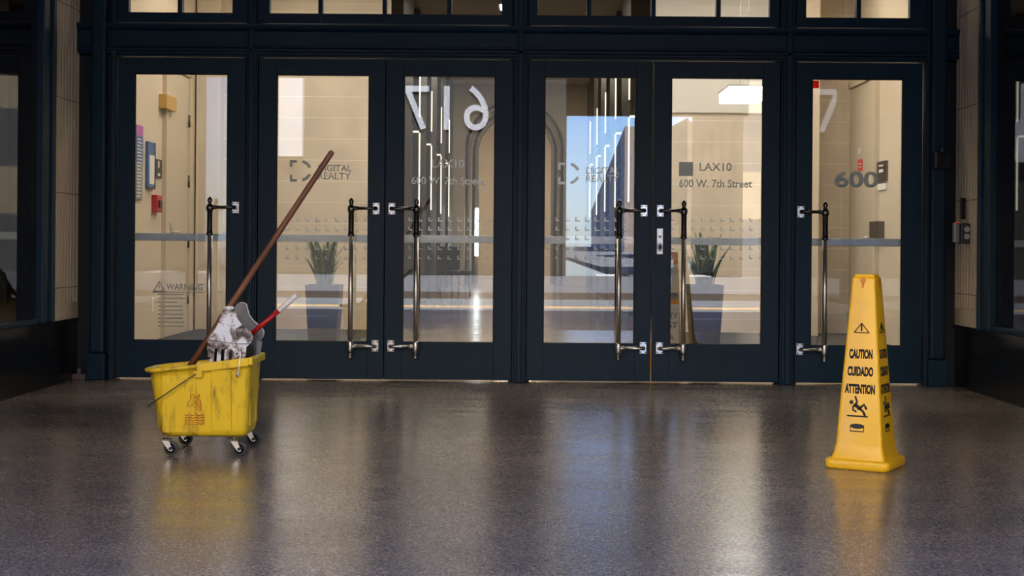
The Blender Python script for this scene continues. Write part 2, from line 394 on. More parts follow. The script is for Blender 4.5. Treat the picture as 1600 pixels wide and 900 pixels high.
# ------------------------------------------------------------------ doorway facade
FY = D-.03
leaf_px = [(183, 382, 208, 355), (403, 600.2, 430, 576), (601.8, 800, 629, 773), (824, 1017.6, 849, 993), (1020, 1217.5, 1047, 1192), (1243, 1440, 1267, 1410.5)]
leaves = [[PX(p, D) for p in q] for q in leaf_px]
ZG0, ZG1, ZT = .297, 2.337, 2.455
def post(b, x0, x1, z0=0., z1=4.0):
    w = x1-x0
    b.box(x0, x1, FY+.02, FY+.16, z0, z1)
    b.box(x0+w*.12, x1-w*.12, FY-.005, FY+.03, z0, z1, bev=.004)
    b.box(x0+w*.30, x1-w*.30, FY-.03, FY+.0, z0, z1, bev=.006)
mull = [(leaves[0][1]+.008, leaves[1][0]-.008), (leaves[2][1]+.008, leaves[3][0]-.008), (leaves[4][1]+.008, leaves[5][0]-.008)]
b = MB()
for x0, x1 in mull: post(b, x0, x1); b.box(x0-.03, x1+.03, D+.056, D+.12, 0, 2.6)
st(b.build('trim_3', navy))
# corner recess and pilaster columns each side
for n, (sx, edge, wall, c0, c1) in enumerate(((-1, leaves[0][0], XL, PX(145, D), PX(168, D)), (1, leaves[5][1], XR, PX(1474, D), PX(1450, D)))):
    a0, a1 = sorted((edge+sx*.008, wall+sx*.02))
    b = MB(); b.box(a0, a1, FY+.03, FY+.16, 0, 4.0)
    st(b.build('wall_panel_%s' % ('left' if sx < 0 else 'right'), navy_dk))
    lo, hi = sorted((c0, c1))
    b = MB(); b.box(lo, hi, FY-.05, FY+.04, .2, 4.0, bev=.02, seg=4)
    b.box(lo-.012, hi+.012, FY-.065, FY+.04, 0, .2, bev=.006)
    e0, e1 = sorted((edge+sx*.010, edge+sx*.05)); b.box(e0, e1, FY-.01, FY+.06, 0, 4.0, bev=.004)
    e0, e1 = sorted((edge+sx*.02, edge+sx*.038)); b.box(e0, e1, FY-.022, FY, 0, 4.0, bev=.004)
    st(b.build('trim_%d' % (4+n), navy))
# header beam with mouldings
b = MB()
prof = [(FY+.16, 2.464), (FY+.03, 2.464), (FY+.03, 2.478), (FY+.005, 2.482), (FY+.005, 2.498), (FY-.03, 2.502), (FY-.03, 2.520), (FY-.012, 2.534),
        (FY-.012, 2.545), (FY-.0, 2.55), (FY-.0, 2.655), (FY-.015, 2.66), (FY-.035, 2.672), (FY-.045, 2.69), (FY-.045, 2.705), (FY+.01, 2.712), (FY+.16, 2.712)]
b.sweepx(prof, XL, XR); st(b.build('trim_6', navy))
# transom windows
tr = [((202, 364), (282.5,), (170, 392)), ((422, 784), (501.5, 601.5, 702.5), (402, 803)), ((840, 1202), (920, 1020.5, 1122), (824, 1219)), ((1259, 1421), (1340.5,), (1242, 1449))]
for i, ((g0, g1), ms, (f0, f1)) in enumerate(tr):
    w_ = bpy.data.objects.new('window_%d' % (i+1), None); COL.objects.link(w_); st(w_)
    a, c = PX(g0, D, 20), PX(g1, D, 20); e, f = PX(f0, D, 20), PX(f1, D, 20)
    zb, zt = 2.797, 3.75
    b = MB(); b.box(e+.012, a, FY+.01, FY+.07, 2.722, 3.85); b.box(c, f-.012, FY+.01, FY+.07, 2.722, 3.85)
    b.box(a, c, FY+.01, FY+.07, 2.722, zb); b.box(a, c, FY+.01, FY+.07, zt, 3.85)
    for m_ in ms:
        x = PX(m_, D, 20); b.box(x-.017, x+.017, FY-.002, FY+.07, zb, zt, bev=.004); b.box(x-.006, x+.006, FY, FY+.03, 2.722, zb)
    b.box(a, c, FY+.02, FY+.06, 3.25, 3.28)
    b.build('window_frame', navy, w_)
    MB().box(a-.005, c+.005, FY+.045, FY+.051, zb-.005, zt+.005).build('glass_pane', glass, w_)
st(MB().box(XL, XR, FY+.0, FY+.16, 3.86, 4.0).build('trim_7', navy))
b = MB(); 
for f0, f1 in ((392, 402), (803, 824), (1219, 1242)):
    b.box(PX(f0, D, 20), PX(f1, D, 20), FY-.01, FY+.06, 2.713, 3.86, bev=.004); b.box(PX(f0, D, 20)-.03, PX(f1, D, 20)+.03, FY+.071, FY+.12, 2.713, 3.86)
st(b.build('trim_8', navy))
# wall above doors, hiding the slab edge
b = MB(); b.box(-6, XL-.02, D+.02, D+.14, 0, 7); b.box(XR+.02, 6, D+.02, D+.14, 0, 7); b.box(XL-.02, XR+.02, D+.02, D+.14, 3.95, 7)
st(b.build('wall_facade', beige_plain))

# ------------------------------------------------------------------ doors
def pull_handle(par, xb, xp, py_top):
    """xb: bar x, xp: plate centre x (local x); leaf local y=0 at door face, z up"""
    s = 1 if xp > xb else -1
    yb = -.075; zt, zb = 1.315, .268
    hs = MB()
    hs.lathe([(.0185, .22), (.0185, 1.12)], (xb, yb, 0), seg=16)
    hs.lathe([(.004, .185), (.013, .195), (.011, .21), (.018, .225), (.024, .25), (.024, .285), (.0195, .30), (.0185, .31)], (xb, yb, 0), seg=16)
    hs.lathe([(.003, .170), (.010, .178), (.012, .19), (.004, .20)], (xb, yb, 0), seg=16)
    h = hs.build('pull_handle', steel, par)
    g = MB(); g.lathe([(.0225, 1.12), (.021, 1.14), (.021, 1.285), (.023, 1.29)], (xb, yb, 0), seg=16); g.build('black_grip', blackgrip, h)
    g = MB(); g.lathe([(.019, 1.100), (.026, 1.107), (.026, 1.118), (.020, 1.124)], (xb, yb, 0), seg=16)
    g.lathe([(.022, 1.285), (.027, 1.295), (.029, 1.315), (.023, 1.332), (.012, 1.342), (.016, 1.352), (.0205, 1.366), (.016, 1.380), (.007, 1.390), (.001, 1.396)], (xb, yb, 0), seg=16)
    g.build('finial', dsteel, h)
    for z in (zt, zb):
        a = MB(); a.tube([(xb, yb, z), (xb+s*.03, yb, z), (xb+s*.06, yb, z)], [.018, .016, .0125], 12)
        a.tube([(xb+s*.05, yb, z), (xp-s*.03, yb, z), (xp, yb+.012, z), (xp, -.01, z)], [.0125, .0125, .015, .017], 12)
        a.tube([(xb+s*.03, yb, z), (xb+s*.045, yb, z)], [.017, .017], 12)
        a.build('bracket_arm', steel if z == zb else (dsteel), h)
        p = MB(); p.box(xp-.026, xp+.026, -.007, 0, z-.044, z+.044, bev=.002); p.build('mount_plate', plate, h)
        q = MB()
        for dx in (-.017, .017):
            for dz in (-.033, .033): q.lathe([(.0055, -.0095), (.0055, -.0065)], (xp+dx, 0, z+dz), 'Y', 10)
        q.build('screw', hubm, h)
def lpattern(par, g0, g1, x0, xoff=0):
    b = MB()
    rows = [343, 357.5, 372, 387.5, 402.5]
    Zs = [PZ(x0, r, D+.03) for r in rows]
    k = 0; sp = 15.3/204.7
    x = g0+.0+xoff
    while x < g1-.02:
        c = (x-g0)/(g1-g0)
        s_ = .020+.017*math.sin(PI*min(1, max(0, (c*.8+.15)))) 
        for i, z in enumerate(Zs):
            q = s_*(1.0, 1.0, .95, .9, .85)[i]*.92; t = q*.30
            xx = x
            if xx < g0+.002: continue
            b.box(xx, xx+t, .0235, .0252, z-q/2, z+q/2); b.box(xx+t, min(xx+q, g1-.002), .0235, .0252, z-q/2, z-q/2+t)
        x += sp
    return b.build('frosted_pattern', vinyl, par)
ylet = .0252
def lett(par, x0, items, m, name='glass_lettering'):
    for it in items:
        b = MB()
        for f_ in (it if isinstance(it, (list, tuple)) else (it,)): f_(b, x0)
        b.build(name, m, par)
def wt(txt, pxa, pya, pxb, pyb, mirror=False, bold=0.01):
    # text filling the pixel box, in the leaf's plane
    def f(b, x0):
        X0, Z1 = P(pxa, pya, D+.025); X1, Z0 = P(pxb, pyb, D+.025)
        Z0 = Z1-(pyb-pya)/204.5
        b.text(txt, X1-X0, Z1-Z0, T(X0-x0, ylet, Z0), .0005, bold, mirror)
    return f
def wbox(pxa, pya, pxb, pyb):
    def f(b, x0):
        X0, Z1 = P(pxa, pya, D+.025); X1 = P(pxb, pya, D+.025)[0]; Z0 = Z1-(pyb-pya)/204.5
        b.box(X0-x0, X1-x0, ylet-.0015, ylet, Z0, Z1)
    return f
def warc(pxc, pyc, r, a0, a1, th):
    def f(b, x0):
        xc, zc = P(pxc, pyc, D+.025); r0, r1 = (r-th)/204.5, r/204.5; n = 14
        o = [(xc-x0+r1*math.cos(a0+(a1-a0)*k/n), zc+r1*math.sin(a0+(a1-a0)*k/n)) for k in range(n+1)]
        i = [(xc-x0+r0*math.cos(a0+(a1-a0)*k/n), zc+r0*math.sin(a0+(a1-a0)*k/n)) for k in range(n+1)][::-1]
        b.prism(o+i, ylet-.0015, ylet)
    return f
def wtri(pxc, pya, w, h, t):
    def f(b, x0):
        xc, z1 = P(pxc, pya, D+.025); w_, h_ = w/204.5, h/204.5; t_ = t/204.5; xc -= x0
        p = [(xc-w_/2, z1-h_), (xc+w_/2, z1-h_), (xc, z1)]
        for k in range(3):
            a, c = p[k], p[(k+1) % 3]; b.tube([(a[0], ylet-.001, a[1]), (c[0], ylet-.001, c[1])], t_/2, 6)
        b.box(xc-t_*.5, xc+t_*.5, ylet-.0015, ylet, z1-h_*.72, z1-h_*.35)
    return f
handles = [(327, 367), (548, 587), (650, 611.5), (967, 1005.5), (1068, 1031), (1289, 1250.5)]
bar_px = [True]*6
for i, (x0, x1, g0, g1) in enumerate(leaves):
    xc = (x0+x1)/2
    d = empty('door_%d' % (i+1), (xc, D, 0)); st(d)
    a, c, e, f = x0-xc, x1-xc, g0-xc, g1-xc
    b = MB()
    b.box(a, e, 0, .05, .012, ZT, bev=.002); b.box(f, c, 0, .05, .012, ZT, bev=.002)
    b.box(e, f, .0006, .05, .012, ZG0, bev=.002); b.box(e, f, .0006, .05, ZG1, ZT, bev=.002)
    b.build('door_frame', navy, d)
    b = MB(); t = .010
    b.box(e, e+t, .008, .025, ZG0, ZG1); b.box(f-t, f, .008, .025, ZG0, ZG1); b.box(e, f, .008, .025, ZG0, ZG0+t*.5); b.box(e, f, .008, .025, ZG1-t, ZG1)
    b.build('glazing_bead', black, d)
    MB().box(e, f, .026, .032, ZG0, ZG1).build('glass_pane', glass, d)
    b = MB(); zc = 1.086
    b.box(e-.01, f+.01, .075, .10, zc-.029, zc+.029, bev=.004)
    b.box(e-.03, e+.0, .05, .10, zc-.02, zc+.02); b.box(f, f+.03, .05, .10, zc-.02, zc+.02)
    b.build('push_bar', alu if i in (0, 5) else barw, d)
    hb, hp = handles[i]
    pull_handle(d, P(hb, 430, D-.075)[0]-xc, P(hp, 430, D)[0]-xc, 0)
    if i in (1, 2, 3, 4): lpattern(d, e, f, (leaf_px[i][2]+leaf_px[i][3])/2, xoff=(.0, .004, .045, .02, .012, 0)[i])
    if i in (1, 3):
        o = 0 if i == 1 else 419; v = 0 if i == 1 else 4
        lett(d, xc, [wt('DIGITAL', 497+o, 257+v, 549+o, 267.5+v), wt('REALTY', 497+o, 269.5+v, 548+o, 280+v),
                     [wbox(453+o, 250+v, 464+o, 254+v), wbox(453+o, 254+v, 457+o, 261+v), wbox(453+o, 273+v, 457+o, 280+v), wbox(453+o, 280+v, 464+o, 284+v),
                     warc(470+o, 267+v, 17, math.radians(20), math.radians(80), 4.5), warc(470+o, 267+v, 17, math.radians(-80), math.radians(-20), 4.5)]], vinyl_dk if i == 1 else vinyl)
    if i == 2:
        lett(d, xc, [wt('LAX10', 675, 249, 725, 262), wt('600 W. 7th Street', 643, 276, 758, 288)], vinyl)
    if i == 4:
        lett(d, xc, [wt('LAX10', 1093, 254, 1143, 267), wt('600 W. 7th Street', 1061, 280, 1175, 292.5), wbox(1061, 253, 1083, 275)], vinyl_dk)
    if i == 5:
        lett(d, xc, [wt('600', 1304, 267, 1372, 293, bold=.03)], vinyl_dk)
        lett(d, xc, [wbox(1268, 126, 1279.5, 138)], vinylmat('red_vinyl', (.95, .07, .03), .97, .6), 'red_sticker')
        lett(d, xc, [[wbox(1322, 487+k*5.2, 1328, 491+k*5.2) for k in range(4)]], vinyl_dk, 'small_notice')
    if i == 0:
        rows = [wbox(247, 459+k*6.2, 247+random.choice((38, 42, 41, 30, 39)), 460.6+k*6.2) for k in range(9)]
        lett(d, xc, [wt('WARNING', 260, 443, 317, 453), wtri(249, 440, 17, 15, 1.8), [wbox(238, 455.5, 318, 457)]+rows], vinyl_dk)
    if i == 4:
        X, Z = P(1031, 377, D); X -= xc
        b = MB(); b.box(X-.024, X+.024, -.010, 0, Z-.10, Z+.10, bev=.003); lk = b.build('lock_plate', steel, d)
        b = MB(); b.lathe([(.012, -.014), (.012, -.009)], (X, 0, Z+.035), 'Y', 16)
        b.lathe([(.019, -.030), (.019, -.0)], (0, 0, 0), 'Y', 20)
        for v_ in b.bm.verts[-40:]: v_.co.z = v_.co.z*1.7+Z-.045; v_.co.x += X
        b.build('lock_cylinder', dsteel, lk)
        b = MB(); b.lathe([(.010, -.034), (.010, -.0)], (0, 0, 0), 'Y', 16)
        for v_ in b.bm.verts: v_.co.z = v_.co.z*1.7+Z-.045; v_.co.x += X
        b.build('keyhole', black, lk)
# meeting stile behind doors 2 and 3 closes that gap
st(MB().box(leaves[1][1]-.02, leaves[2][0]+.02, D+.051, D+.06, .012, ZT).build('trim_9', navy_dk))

# ------------------------------------------------------------------ lobby beyond the doors
b = MB(); xo0, xo1 = PX(606, YV), PX(1022, YV)
b.box(-6, xo0, YV, YV+.25, 0, HV); b.box(xo1, 6, YV, YV+.25, 0, HV); b.box(xo0, xo1, YV, YV+.25, 4.25, 5.4)
st(b.build('wall_back', beige))
b = MB(); b.box(-XV-.2, -XV, D+.14, YV, 0, HV); st(b.build('wall_lobby_left', beige_plain))
b = MB(); b.box(XV, XV+.2, D+.14, YV, 0, HV); st(b.build('wall_lobby_right', beige_plain))
b = MB(); b.box(-XV, XV, D+.14, YV, HV, HV+.15); st(b.build('ceiling', whitep))
for k_, (a_, c_) in enumerate(((-XV+.05, xo0), (xo1, XV-.05))):
    o = MB().box(a_, c_, 11.15, YV-.1, 0, .012, bev=.003).build('entrance_mat', mat('mat_grey_%d' % k_, (.045, .043, .042), .9, bump=(200, .6, .003)))
    tag(o, 'dark grey entrance mat inside the %s doors' % ('left' if k_ == 0 else 'right'), 'mat')
# piers on the back wall seen through the outer doors
b = MB(); b.box(PX(305, YV-.25), PX(342, YV-.25), YV-.25, YV, 0, HV, bev=.01); st(b.build('trim_10', beige_plain))
b = MB(); b.box(PX(1240, YV-.6), PX(1280, YV-.6), YV-.6, YV, 0, HV, bev=.01); st(b.build('trim_11', beige_plain))
# low soffits with light panels
def soffit(x0, x1, y0, y1, l0, l1, m0, m1, n):
    st(MB().box(x0, x1, y0, y1, 2.66, 2.95).build('trim_%d' % n, whitep))
    t = empty('added_ceiling_light', ((l0+l1)/2, (m0+m1)/2, 2.66), label='bright recessed rectangular light panel in the lowered %s soffit' % ('right' if x0 > 0 else 'left'), cat='ceiling light')
    hw, hd = (l1-l0)/2, (m1-m0)/2
    b = MB(); b.box(-hw-.03, -hw, -hd-.03, hd+.03, -.02, 0); b.box(hw, hw+.03, -hd-.03, hd+.03, -.02, 0); b.box(-hw, hw, -hd-.03, -hd, -.02, 0); b.box(-hw, hw, hd, hd+.03, -.02, 0)
    b.build('frame', white, t)
    MB().box(-hw, hw, -hd, hd, -.012, -.0).build('diffuser', emat('soffit_light', (1, .96, .88), LAMP_SOFFIT), t)
st(MB().box(xo1, 3.0, YV-.03, YV, 2.66, HV).build('trim_12', whitep))
lx, lz = P(1163, 146, 15.0)
t = empty('pendant_light', (lx, 15.0, lz-.07), label='glowing rectangular hanging light box behind the second door from the right', cat='ceiling light')
MB().box(-.21, .21, -.4, .4, -.0, .10, bev=.01).build('diffuser', emat('box_light', (1, .96, .88), LAMP_SOFFIT), t)
MB().box(-.22, .22, -.41, .41, .10, .125, bev=.004).build('frame', white, t)
for dy in (-.3, .3):
    b = MB(); b.tube([(0, dy, .12), (0, dy, HV-lz+.07)], .006, 8); b.build('hanging_rod', steel, t)
# unseen ceiling panels added to fill the vestibule with light
for k, x in enumerate((-2.6, 0, 2.6)):
    for y in (12.4, 15.4):
        t = empty('added_ceiling_light', (x, y, HV), label='added unseen ceiling panel that fills the lobby with light', cat='ceiling light', group='added lobby fill panels')
        b = MB(); b.box(-.62, .62, -.17, .17, -.05, 0, bev=.01); b.build('frame', white, t)
        MB().box(-.58, .58, -.14, .14, -.056, -.05).build('diffuser', emat('vest_fill', (1, .90, .76), FILL_VEST), t)
# hall walls with pilasters and LED strips
XHL, XHR, YH = -1.83, 1.55, 36.0
XHL0, XHR0 = -2.35, 2.08
st(MB().box(XHL0-.2, XHL0, YV+.25, YH, 0, 5.1).build('wall_hall_left', brown))
st(MB().box(XHR0, XHR0+.2, YV+.25, YH, 0, 5.1).build('wall_hall_right', brown))
st(MB().box(-6, 6, YV+.2, 47, 5.1, 5.25).build('ceiling', beige_plain))
st(MB().box(-6, XHL0-.2, YV+.2, YV+.3, HV, 5.2).build('wall_hall_cap_left', beige_plain))
led = emat('led_strip', (1, .90, .72), 1.8)
ledw = emat('led_white', (.93, .98, 1), 10.0)
n = 14
for sx, XH, X0 in ((-1, XHL, XHL0), (1, XHR, XHR0)):
    for Y in (21.2, 24.4, 27.5, 30.7, 33.9):
        a0, a1 = sorted((XH, X0-sx*.03))
        t = empty('lit_pilaster', ((a0+a1)/2, Y, 0), label='dark stone hall pilaster edged with a warm light strip along the %s wall' % ('left' if sx < 0 else 'right'), cat='pilaster', group='lit pilasters on the %s hall wall' % ('left' if sx < 0 else 'right'))
        w = (a1-a0)/2
        b = MB(); b.box(-w, w, 0, 1.9, 0, 2.97, bev=.01); b.box(-w, w, 0, 1.9, 3.2, 5.07, bev=.01); b.box(-w+.01, w-.01, .05, 1.8, 2.9, 3.25)
        b.build('shaft', brown, t)
        xs = -sx*w
        b = MB(); c0, c1 = sorted((xs, xs-sx*.022)); b.box(c0, c1, -.02, .0, 3.22, 4.0); b.box(c0, c1, -.02, 0, 1.7, 2.95)
        c0, c1 = sorted((xs, xs+sx*.22)); b.box(c0, c1, -.02, 0, 2.955, 2.985)
        b.build('light_strip', led, t)
# end wall with nested arches
def arch_slab(b, cx, R, spring, Rout, y0, y1, z1=None, x0=None, x1=None, N=28):
    """ring between inner arch R and outer arch Rout, or a rectangle up to z1"""
    inner = [(cx-R, 0), (cx-R, spring)]+[(cx-R*math.cos(PI*k/N), spring+R*math.sin(PI*k/N)) for k in range(1, N)]+[(cx+R, spring), (cx+R, 0)]
    if z1 is None:
        outer = [(cx-Rout, 0), (cx-Rout, spring)]+[(cx-Rout*math.cos(PI*k/N), spring+Rout*math.sin(PI*k/N)) for k in range(1, N)]+[(cx+Rout, spring), (cx+Rout, 0)]
    else:
        outer = []
        for (x, z) in inner:
            if z <= spring: outer.append((x0 if x < cx else x1, z))
            else:
                dx, dz = x-cx, z-spring; t = min((z1-spring)/dz if dz > 1e-6 else 9e9, ((x1-cx) if dx > 0 else (cx-x0))/abs(dx) if abs(dx) > 1e-6 else 9e9)
                outer.append((cx+dx*t, spring+dz*t))
    for k in range(len(inner)-1):
        b.prism([inner[k], inner[k+1], outer[k+1], outer[k]], y0, y1)
xa = PX(803, YH); sp_ = PZ(803, 232, YH)
b = MB(); arch_slab(b, xa, 1.25, sp_, 0, YH, YH+.3, z1=5.1, x0=-5, x1=5)
for x0_, x1_ in ((-5, xa-1.25), (xa+1.25, 5)): pass
st(b.build('wall_hall_end', beige_plain))
for k in range(4):
    b = MB(); R = 1.18-.075*k
    arch_slab(b, xa, R, sp_, R+.055, YH+.3+.5*k, YH+.5+.5*k)
    arch_slab(b, xa, R+.04, sp_, R+.09, YH+.5+.5*k, YH+.8+.5*k)
    st(b.build('trim_%d' % (20+k), brown if k % 2 == 0 else beige_plain))
st(MB().box(-5, 5, 45, 45.2, 0, 5.2).build('wall_far', beige_plain))
st(MB().box(-5, xa-1.4, YH+.3, 45, 0, 5.2).build('wall_far_left', beige_plain)); st(MB().box(xa+1.4, 5, YH+.3, 45, 0, 5.2).build('wall_far_right', beige_plain))
b = MB(); X, Z1 = P(745, 325, YH-.1); Z0 = PZ(745, 400, YH-.1)
b.box(-.045, .045, -.05, .0, 0, Z1-Z0, bev=.01); o = b.build('tube_light', ledw); o.location = (X, YH, Z0)
tag(o, 'upright white tube light at the left jamb of the far arch', 'wall light')
# ceiling lamps added to brighten the hall, strongest at the far end
for y in (20, 24, 28, 32.5, 40):
    t = empty('pendant_light', (-.14, y, 5.1), label='added square fill lamp that brightens the long hall', cat='ceiling light', group='added hall fill lamps')
    MB().box(-.34, .34, -.34, .34, -.05, 0, bev=.01).build('frame', white, t)
    MB().box(-.3, .3, -.3, .3, -.056, -.05).build('diffuser', emat('hall_fill', (1, .88, .70), FILL_HALL*(.32 if y < 30 else .7 if y < 35 else 2.0)), t)

# lobby side doors and wall fittings (side walls at +-XV)
def sidebox(name, sx, pxa, pya, pxb, pyb, m, th=.02, label=None, cat=None, parent=None, off=0.):
    """item on a lobby side wall; pixel box -> position along Y"""
    Xf = sx*XV
    ya = F*abs(Xf)/abs(pxa-CX); yb = F*abs(Xf)/abs(pxb-CX); y0, y1 = sorted((ya, yb)); ym = (y0+y1)/2
    z1 = PZ((pxa+pxb)/2, pya, ym); z0 = PZ((pxa+pxb)/2, pyb, ym)
    o0, o1 = sorted((-sx*off, -sx*(off+th)))
    b = MB(); b.box(o0, o1, -(y1-y0)/2, (y1-y0)/2, 0, z1-z0, bev=min(.004, th*.3))
    o = b.build(name, m, parent); o.location = (Xf, ym, z0)
    if label: tag(o, label, cat)
    return o, (y1-y0)/2, z1-z0
def side_door(sx, pxa, pxb, n, hpx):
    Xf = sx*XV; ya, yb = sorted((F*XV/abs(pxa-CX), F*XV/abs(pxb-CX)))
    d = empty('door_%d' % n, (Xf, (ya+yb)/2, 0)); st(d); h = (yb-ya)/2
    b = MB(); o0, o1 = sorted((0, -sx*.03)); b.box(o0, o1, -h, h, .01, 2.95, bev=.003); b.build('door_leaf', doorw, d)
    b = MB(); o0, o1 = sorted((0, -sx*.05)); b.box(o0, o1, -h-.06, -h-.012, 0, 3.03); b.box(o0, o1, h+.012, h+.06, 0, 3.03); b.box(o0, o1, -h-.06, h+.06, 2.96, 3.03)
    b.build('door_casing', beige_plain, d)
    b = MB(); yh_ = F*XV/abs(hpx-CX)-(ya+yb)/2
    b.tube([(-sx*.03, yh_, 1.16), (-sx*.09, yh_, 1.16), (-sx*.09, yh_+.13, 1.16)], .011, 10)
    b.box(*sorted((-sx*.03, -sx*.04)), yh_-.03, yh_+.03, 1.08, 1.26); b.build('door_handle', steel, d)
    for z in (.4, 1.05, 1.75, 2.45):
        b = MB(); b.lathe([(.014, z-.07), (.014, z+.07)], (-sx*.04, h-.005, 0), seg=10); b.build('hinge', dsteel, d)
side_door(-1, 254, 289, 7, 262); side_door(1, 1371, 1328, 8, 1364)
sidebox('fire_alarm_horn', -1, 246, 150, 262, 172, gold, .09, 'amber fire alarm horn high on the wall beside the left inner door', 'alarm')
o, hy, hz = sidebox('room_sign', -1, 240, 249, 249.5, 278, signdk, .02, 'small black plaque with white marks, seen through the leftmost door', 'sign')
b = MB(); b.box(.0203, .0215, -hy*.3, hy*.1, hz*.55, hz*.9); b.build('sign_mark', white, o); b = MB(); b.box(.0203, .0215, -hy*.4, hy*.3, hz*.1, hz*.25); b.build('sign_mark', white, o)
o, hy, hz = sidebox('fire_alarm_pull', -1, 236, 305, 244.5, 332, red, .06, 'red wall-mounted fire alarm pull station left of the inner door', 'alarm')
b = MB(); b.box(.0603, .075, -hy*.45, hy*.45, hz*.25, hz*.7); b.build('pull_handle', hubm, o)
o, hy, hz = sidebox('wall_poster', -1, 209, 196, 219, 312, greypost, .02, 'tall grey poster with a magenta top behind the leftmost door glass', 'poster')
b = MB(); b.box(.0203, .022, -hy, hy, hz*.86, hz); b.build('poster_heading', magenta, o)
b = MB(); b.box(.0203, .022, -hy, hy, hz*.5, hz*.855); b.build('poster_panel', bluepost, o)
b = MB()
for k in range(18): b.box(.0222, .023, -hy*.8, hy*random.uniform(.3, .8), hz*(.04+.045*k), hz*(.055+.045*k))
b.build('poster_lines', white, o)
o, hy, hz = sidebox('framed_notice', -1, 226, 222, 237, 295, bluepost, .03, 'narrow blue framed notice with a pale sheet, right of the magenta-topped poster', 'notice')
b = MB(); b.box(.0303, .032, -hy*.6, hy*.8, hz*.1, hz*.72); b.build('notice_sheet', white, o)
b = MB(); b.box(.0303, .036, hy*.85, hy, 0, hz); b.box(.0303, .036, -hy, hy, 0, hz*.04); b.build('frame_edge', signdk, o)
o, hy, hz = sidebox('door_sign', 1, 1372.5, 252, 1387, 284, dsteel, .03, 'dark grey room sign on the stone wall right of the inner door', 'sign')
b = MB(); b.box(-.032, -.0303, -hy*.5, hy*.4, hz*.45, hz*.6); b.build('sign_mark', white, o); b = MB(); b.box(-.032, -.0303, -hy*.5, hy*.4, hz*.75, hz*.82); b.build('sign_mark', white, o)
sidebox('wall_plate', 1, 1373, 287, 1385, 297, whitep, .02, 'blank pale plate just below the dark grey room sign', 'wall plate')
sidebox('access_keypad', 1, 1369, 346, 1382, 372, dsteel, .08, 'dark grey access box beside the handle of the right inner door', 'keypad')
o, hy, hz = sidebox('red_notice', 1, 1344, 249, 1351, 267, redstk, .004, 'small red and white notice stuck on the right inner door', 'notice', off=.031)
b = MB(); b.box(-.037, -.0352, -hy*.6, hy*.6, hz*.55, hz*.65); b.box(-.037, -.0352, -hy*.6, hy*.6, hz*.3, hz*.4); b.build('notice_text', white, o)
sidebox('door_viewer', 1, 1344.5, 232, 1349, 241, white, .01, 'small white plate above the red notice on the right inner door', 'wall plate', off=.031)
# dark edge in front of right wall and white plate on left near floor
sidebox('access_tag', -1, 236.5, 464, 239, 487, white, .01, 'small white upright plate low beside the left inner door', 'wall plate')

# framed wall screen in the far corridor
X, Z = P(766, 345, YH+2.2)
# planters with snake plants
def planter(px, n, lab):
    Y = 13.0; x = PX(px, Y, 447); h = PZ(px, 447, Y)
    t = empty('potted_snake_plant', (x, Y, .0125), label=lab, cat='plant')
    def ring(w, z, r=.012): 
        return [(-w, -w, z), (w, -w, z), (w, w, z), (-w, w, z)]
    b = MB(); b.loft([ring(.118, 0), ring(.155, h), ring(.142, h), ring(.138, h-.05)], caps=(True, True), smooth=False); b.build('pot', planterm, t)
    MB().box(-.139, .139, -.139, .139, h-.055, h-.035).build('soil', soil, t)
    rnd = random.Random(n)
    for k in range(26):
        ang = rnd.uniform(0, 2*PI); r0 = rnd.uniform(.01, .09); L = rnd.uniform(.26, .53); lean = rnd.uniform(.02, .22)
        w = rnd.uniform(.026, .038); base = Vector((r0*math.cos(ang), r0*math.sin(ang), h-.05)); tw = rnd.uniform(-.7, .7)
        rings = []; rings2 = []
        for j in range(8):
            u = j/7; c = base+Vector((math.cos(ang)*lean*u*u*.9, math.sin(ang)*lean*u*u*.9, L*u))
            ww = w*(.55+.9*u-.0*u if u < .5 else 1.0-(u-.5)**2*3.6)*1.0; ww = max(ww, .0015)
            a_ = ang+PI/2+tw*u+rnd.uniform(-.02, .02); dx = Vector((math.cos(a_), math.sin(a_), 0)); nx = Vector((-math.sin(a_), math.cos(a_), 0))
            th = .004
            rings.append([c-dx*ww+nx*.002, c-nx*th, c+dx*ww+nx*.002, c+nx*th*.5])
            rings2.append([c-dx*(ww+.004)+nx*.002, c-nx*.0015, c+dx*(ww+.004)+nx*.002, c+nx*.001])
        b = MB(); b.loft(rings); lf = b.build('leaf', leafm, t)
        b = MB(); b.loft(rings2); b.build('leaf_margin', leafy, lf)
planter(507, 3, 'snake plant in a tapered dark pot behind the second door from the left')
planter(1101, 11, 'snake plant in a tapered dark pot behind the second door from the right')

# folding safety board inside
Y = 12.0; X0, X1 = PX(1022, Y), PX(1061, Y); zt = PZ(1050, 393, Y)
t = empty('safety_floor_sign', ((X0+X1)/2, Y, 0), label='orange-yellow folding safety board with grey panels behind the right doors', cat='floor sign')
hw = (X1-X0)/2
for s_ in (-1, 1):
    b = MB(); pr = [(-hw-.02, 0), (hw+.02, 0), (hw-.01, zt), (-hw+.01, zt)]
    b.prism(pr, -.006, .006); b.xf(Matrix.Rotation(s_*.10, 4, 'X')); b.xf(T(0, -s_*.0, 0)); 
    b.xf(T(0, s_*zt*.10, 0)); b.build('board', mat('sign_amber', (.85, .36, .02), .5) if s_ < 0 else yellow, t)
M = T(0, -zt*.10, 0) @ Matrix.Rotation(-.10, 4, 'X')
b = MB(); b.box(-hw+.008, hw-.008, -.009, -.0065, zt*.62, zt*.90); b.box(-hw, hw, -.009, -.0065, zt*.1, zt*.56); b.xf(M); b.build('white_panel', mat('panel_cream', (.75, .70, .62), .5), t)
gi = mat('sign_grey_ink', (.16, .20, .26), .5)
b = MB(); b.box(-hw+.01, hw-.01, -.011, -.0095, zt*.60, zt*.655); b.xf(M); b.build('stripe', gi, t)
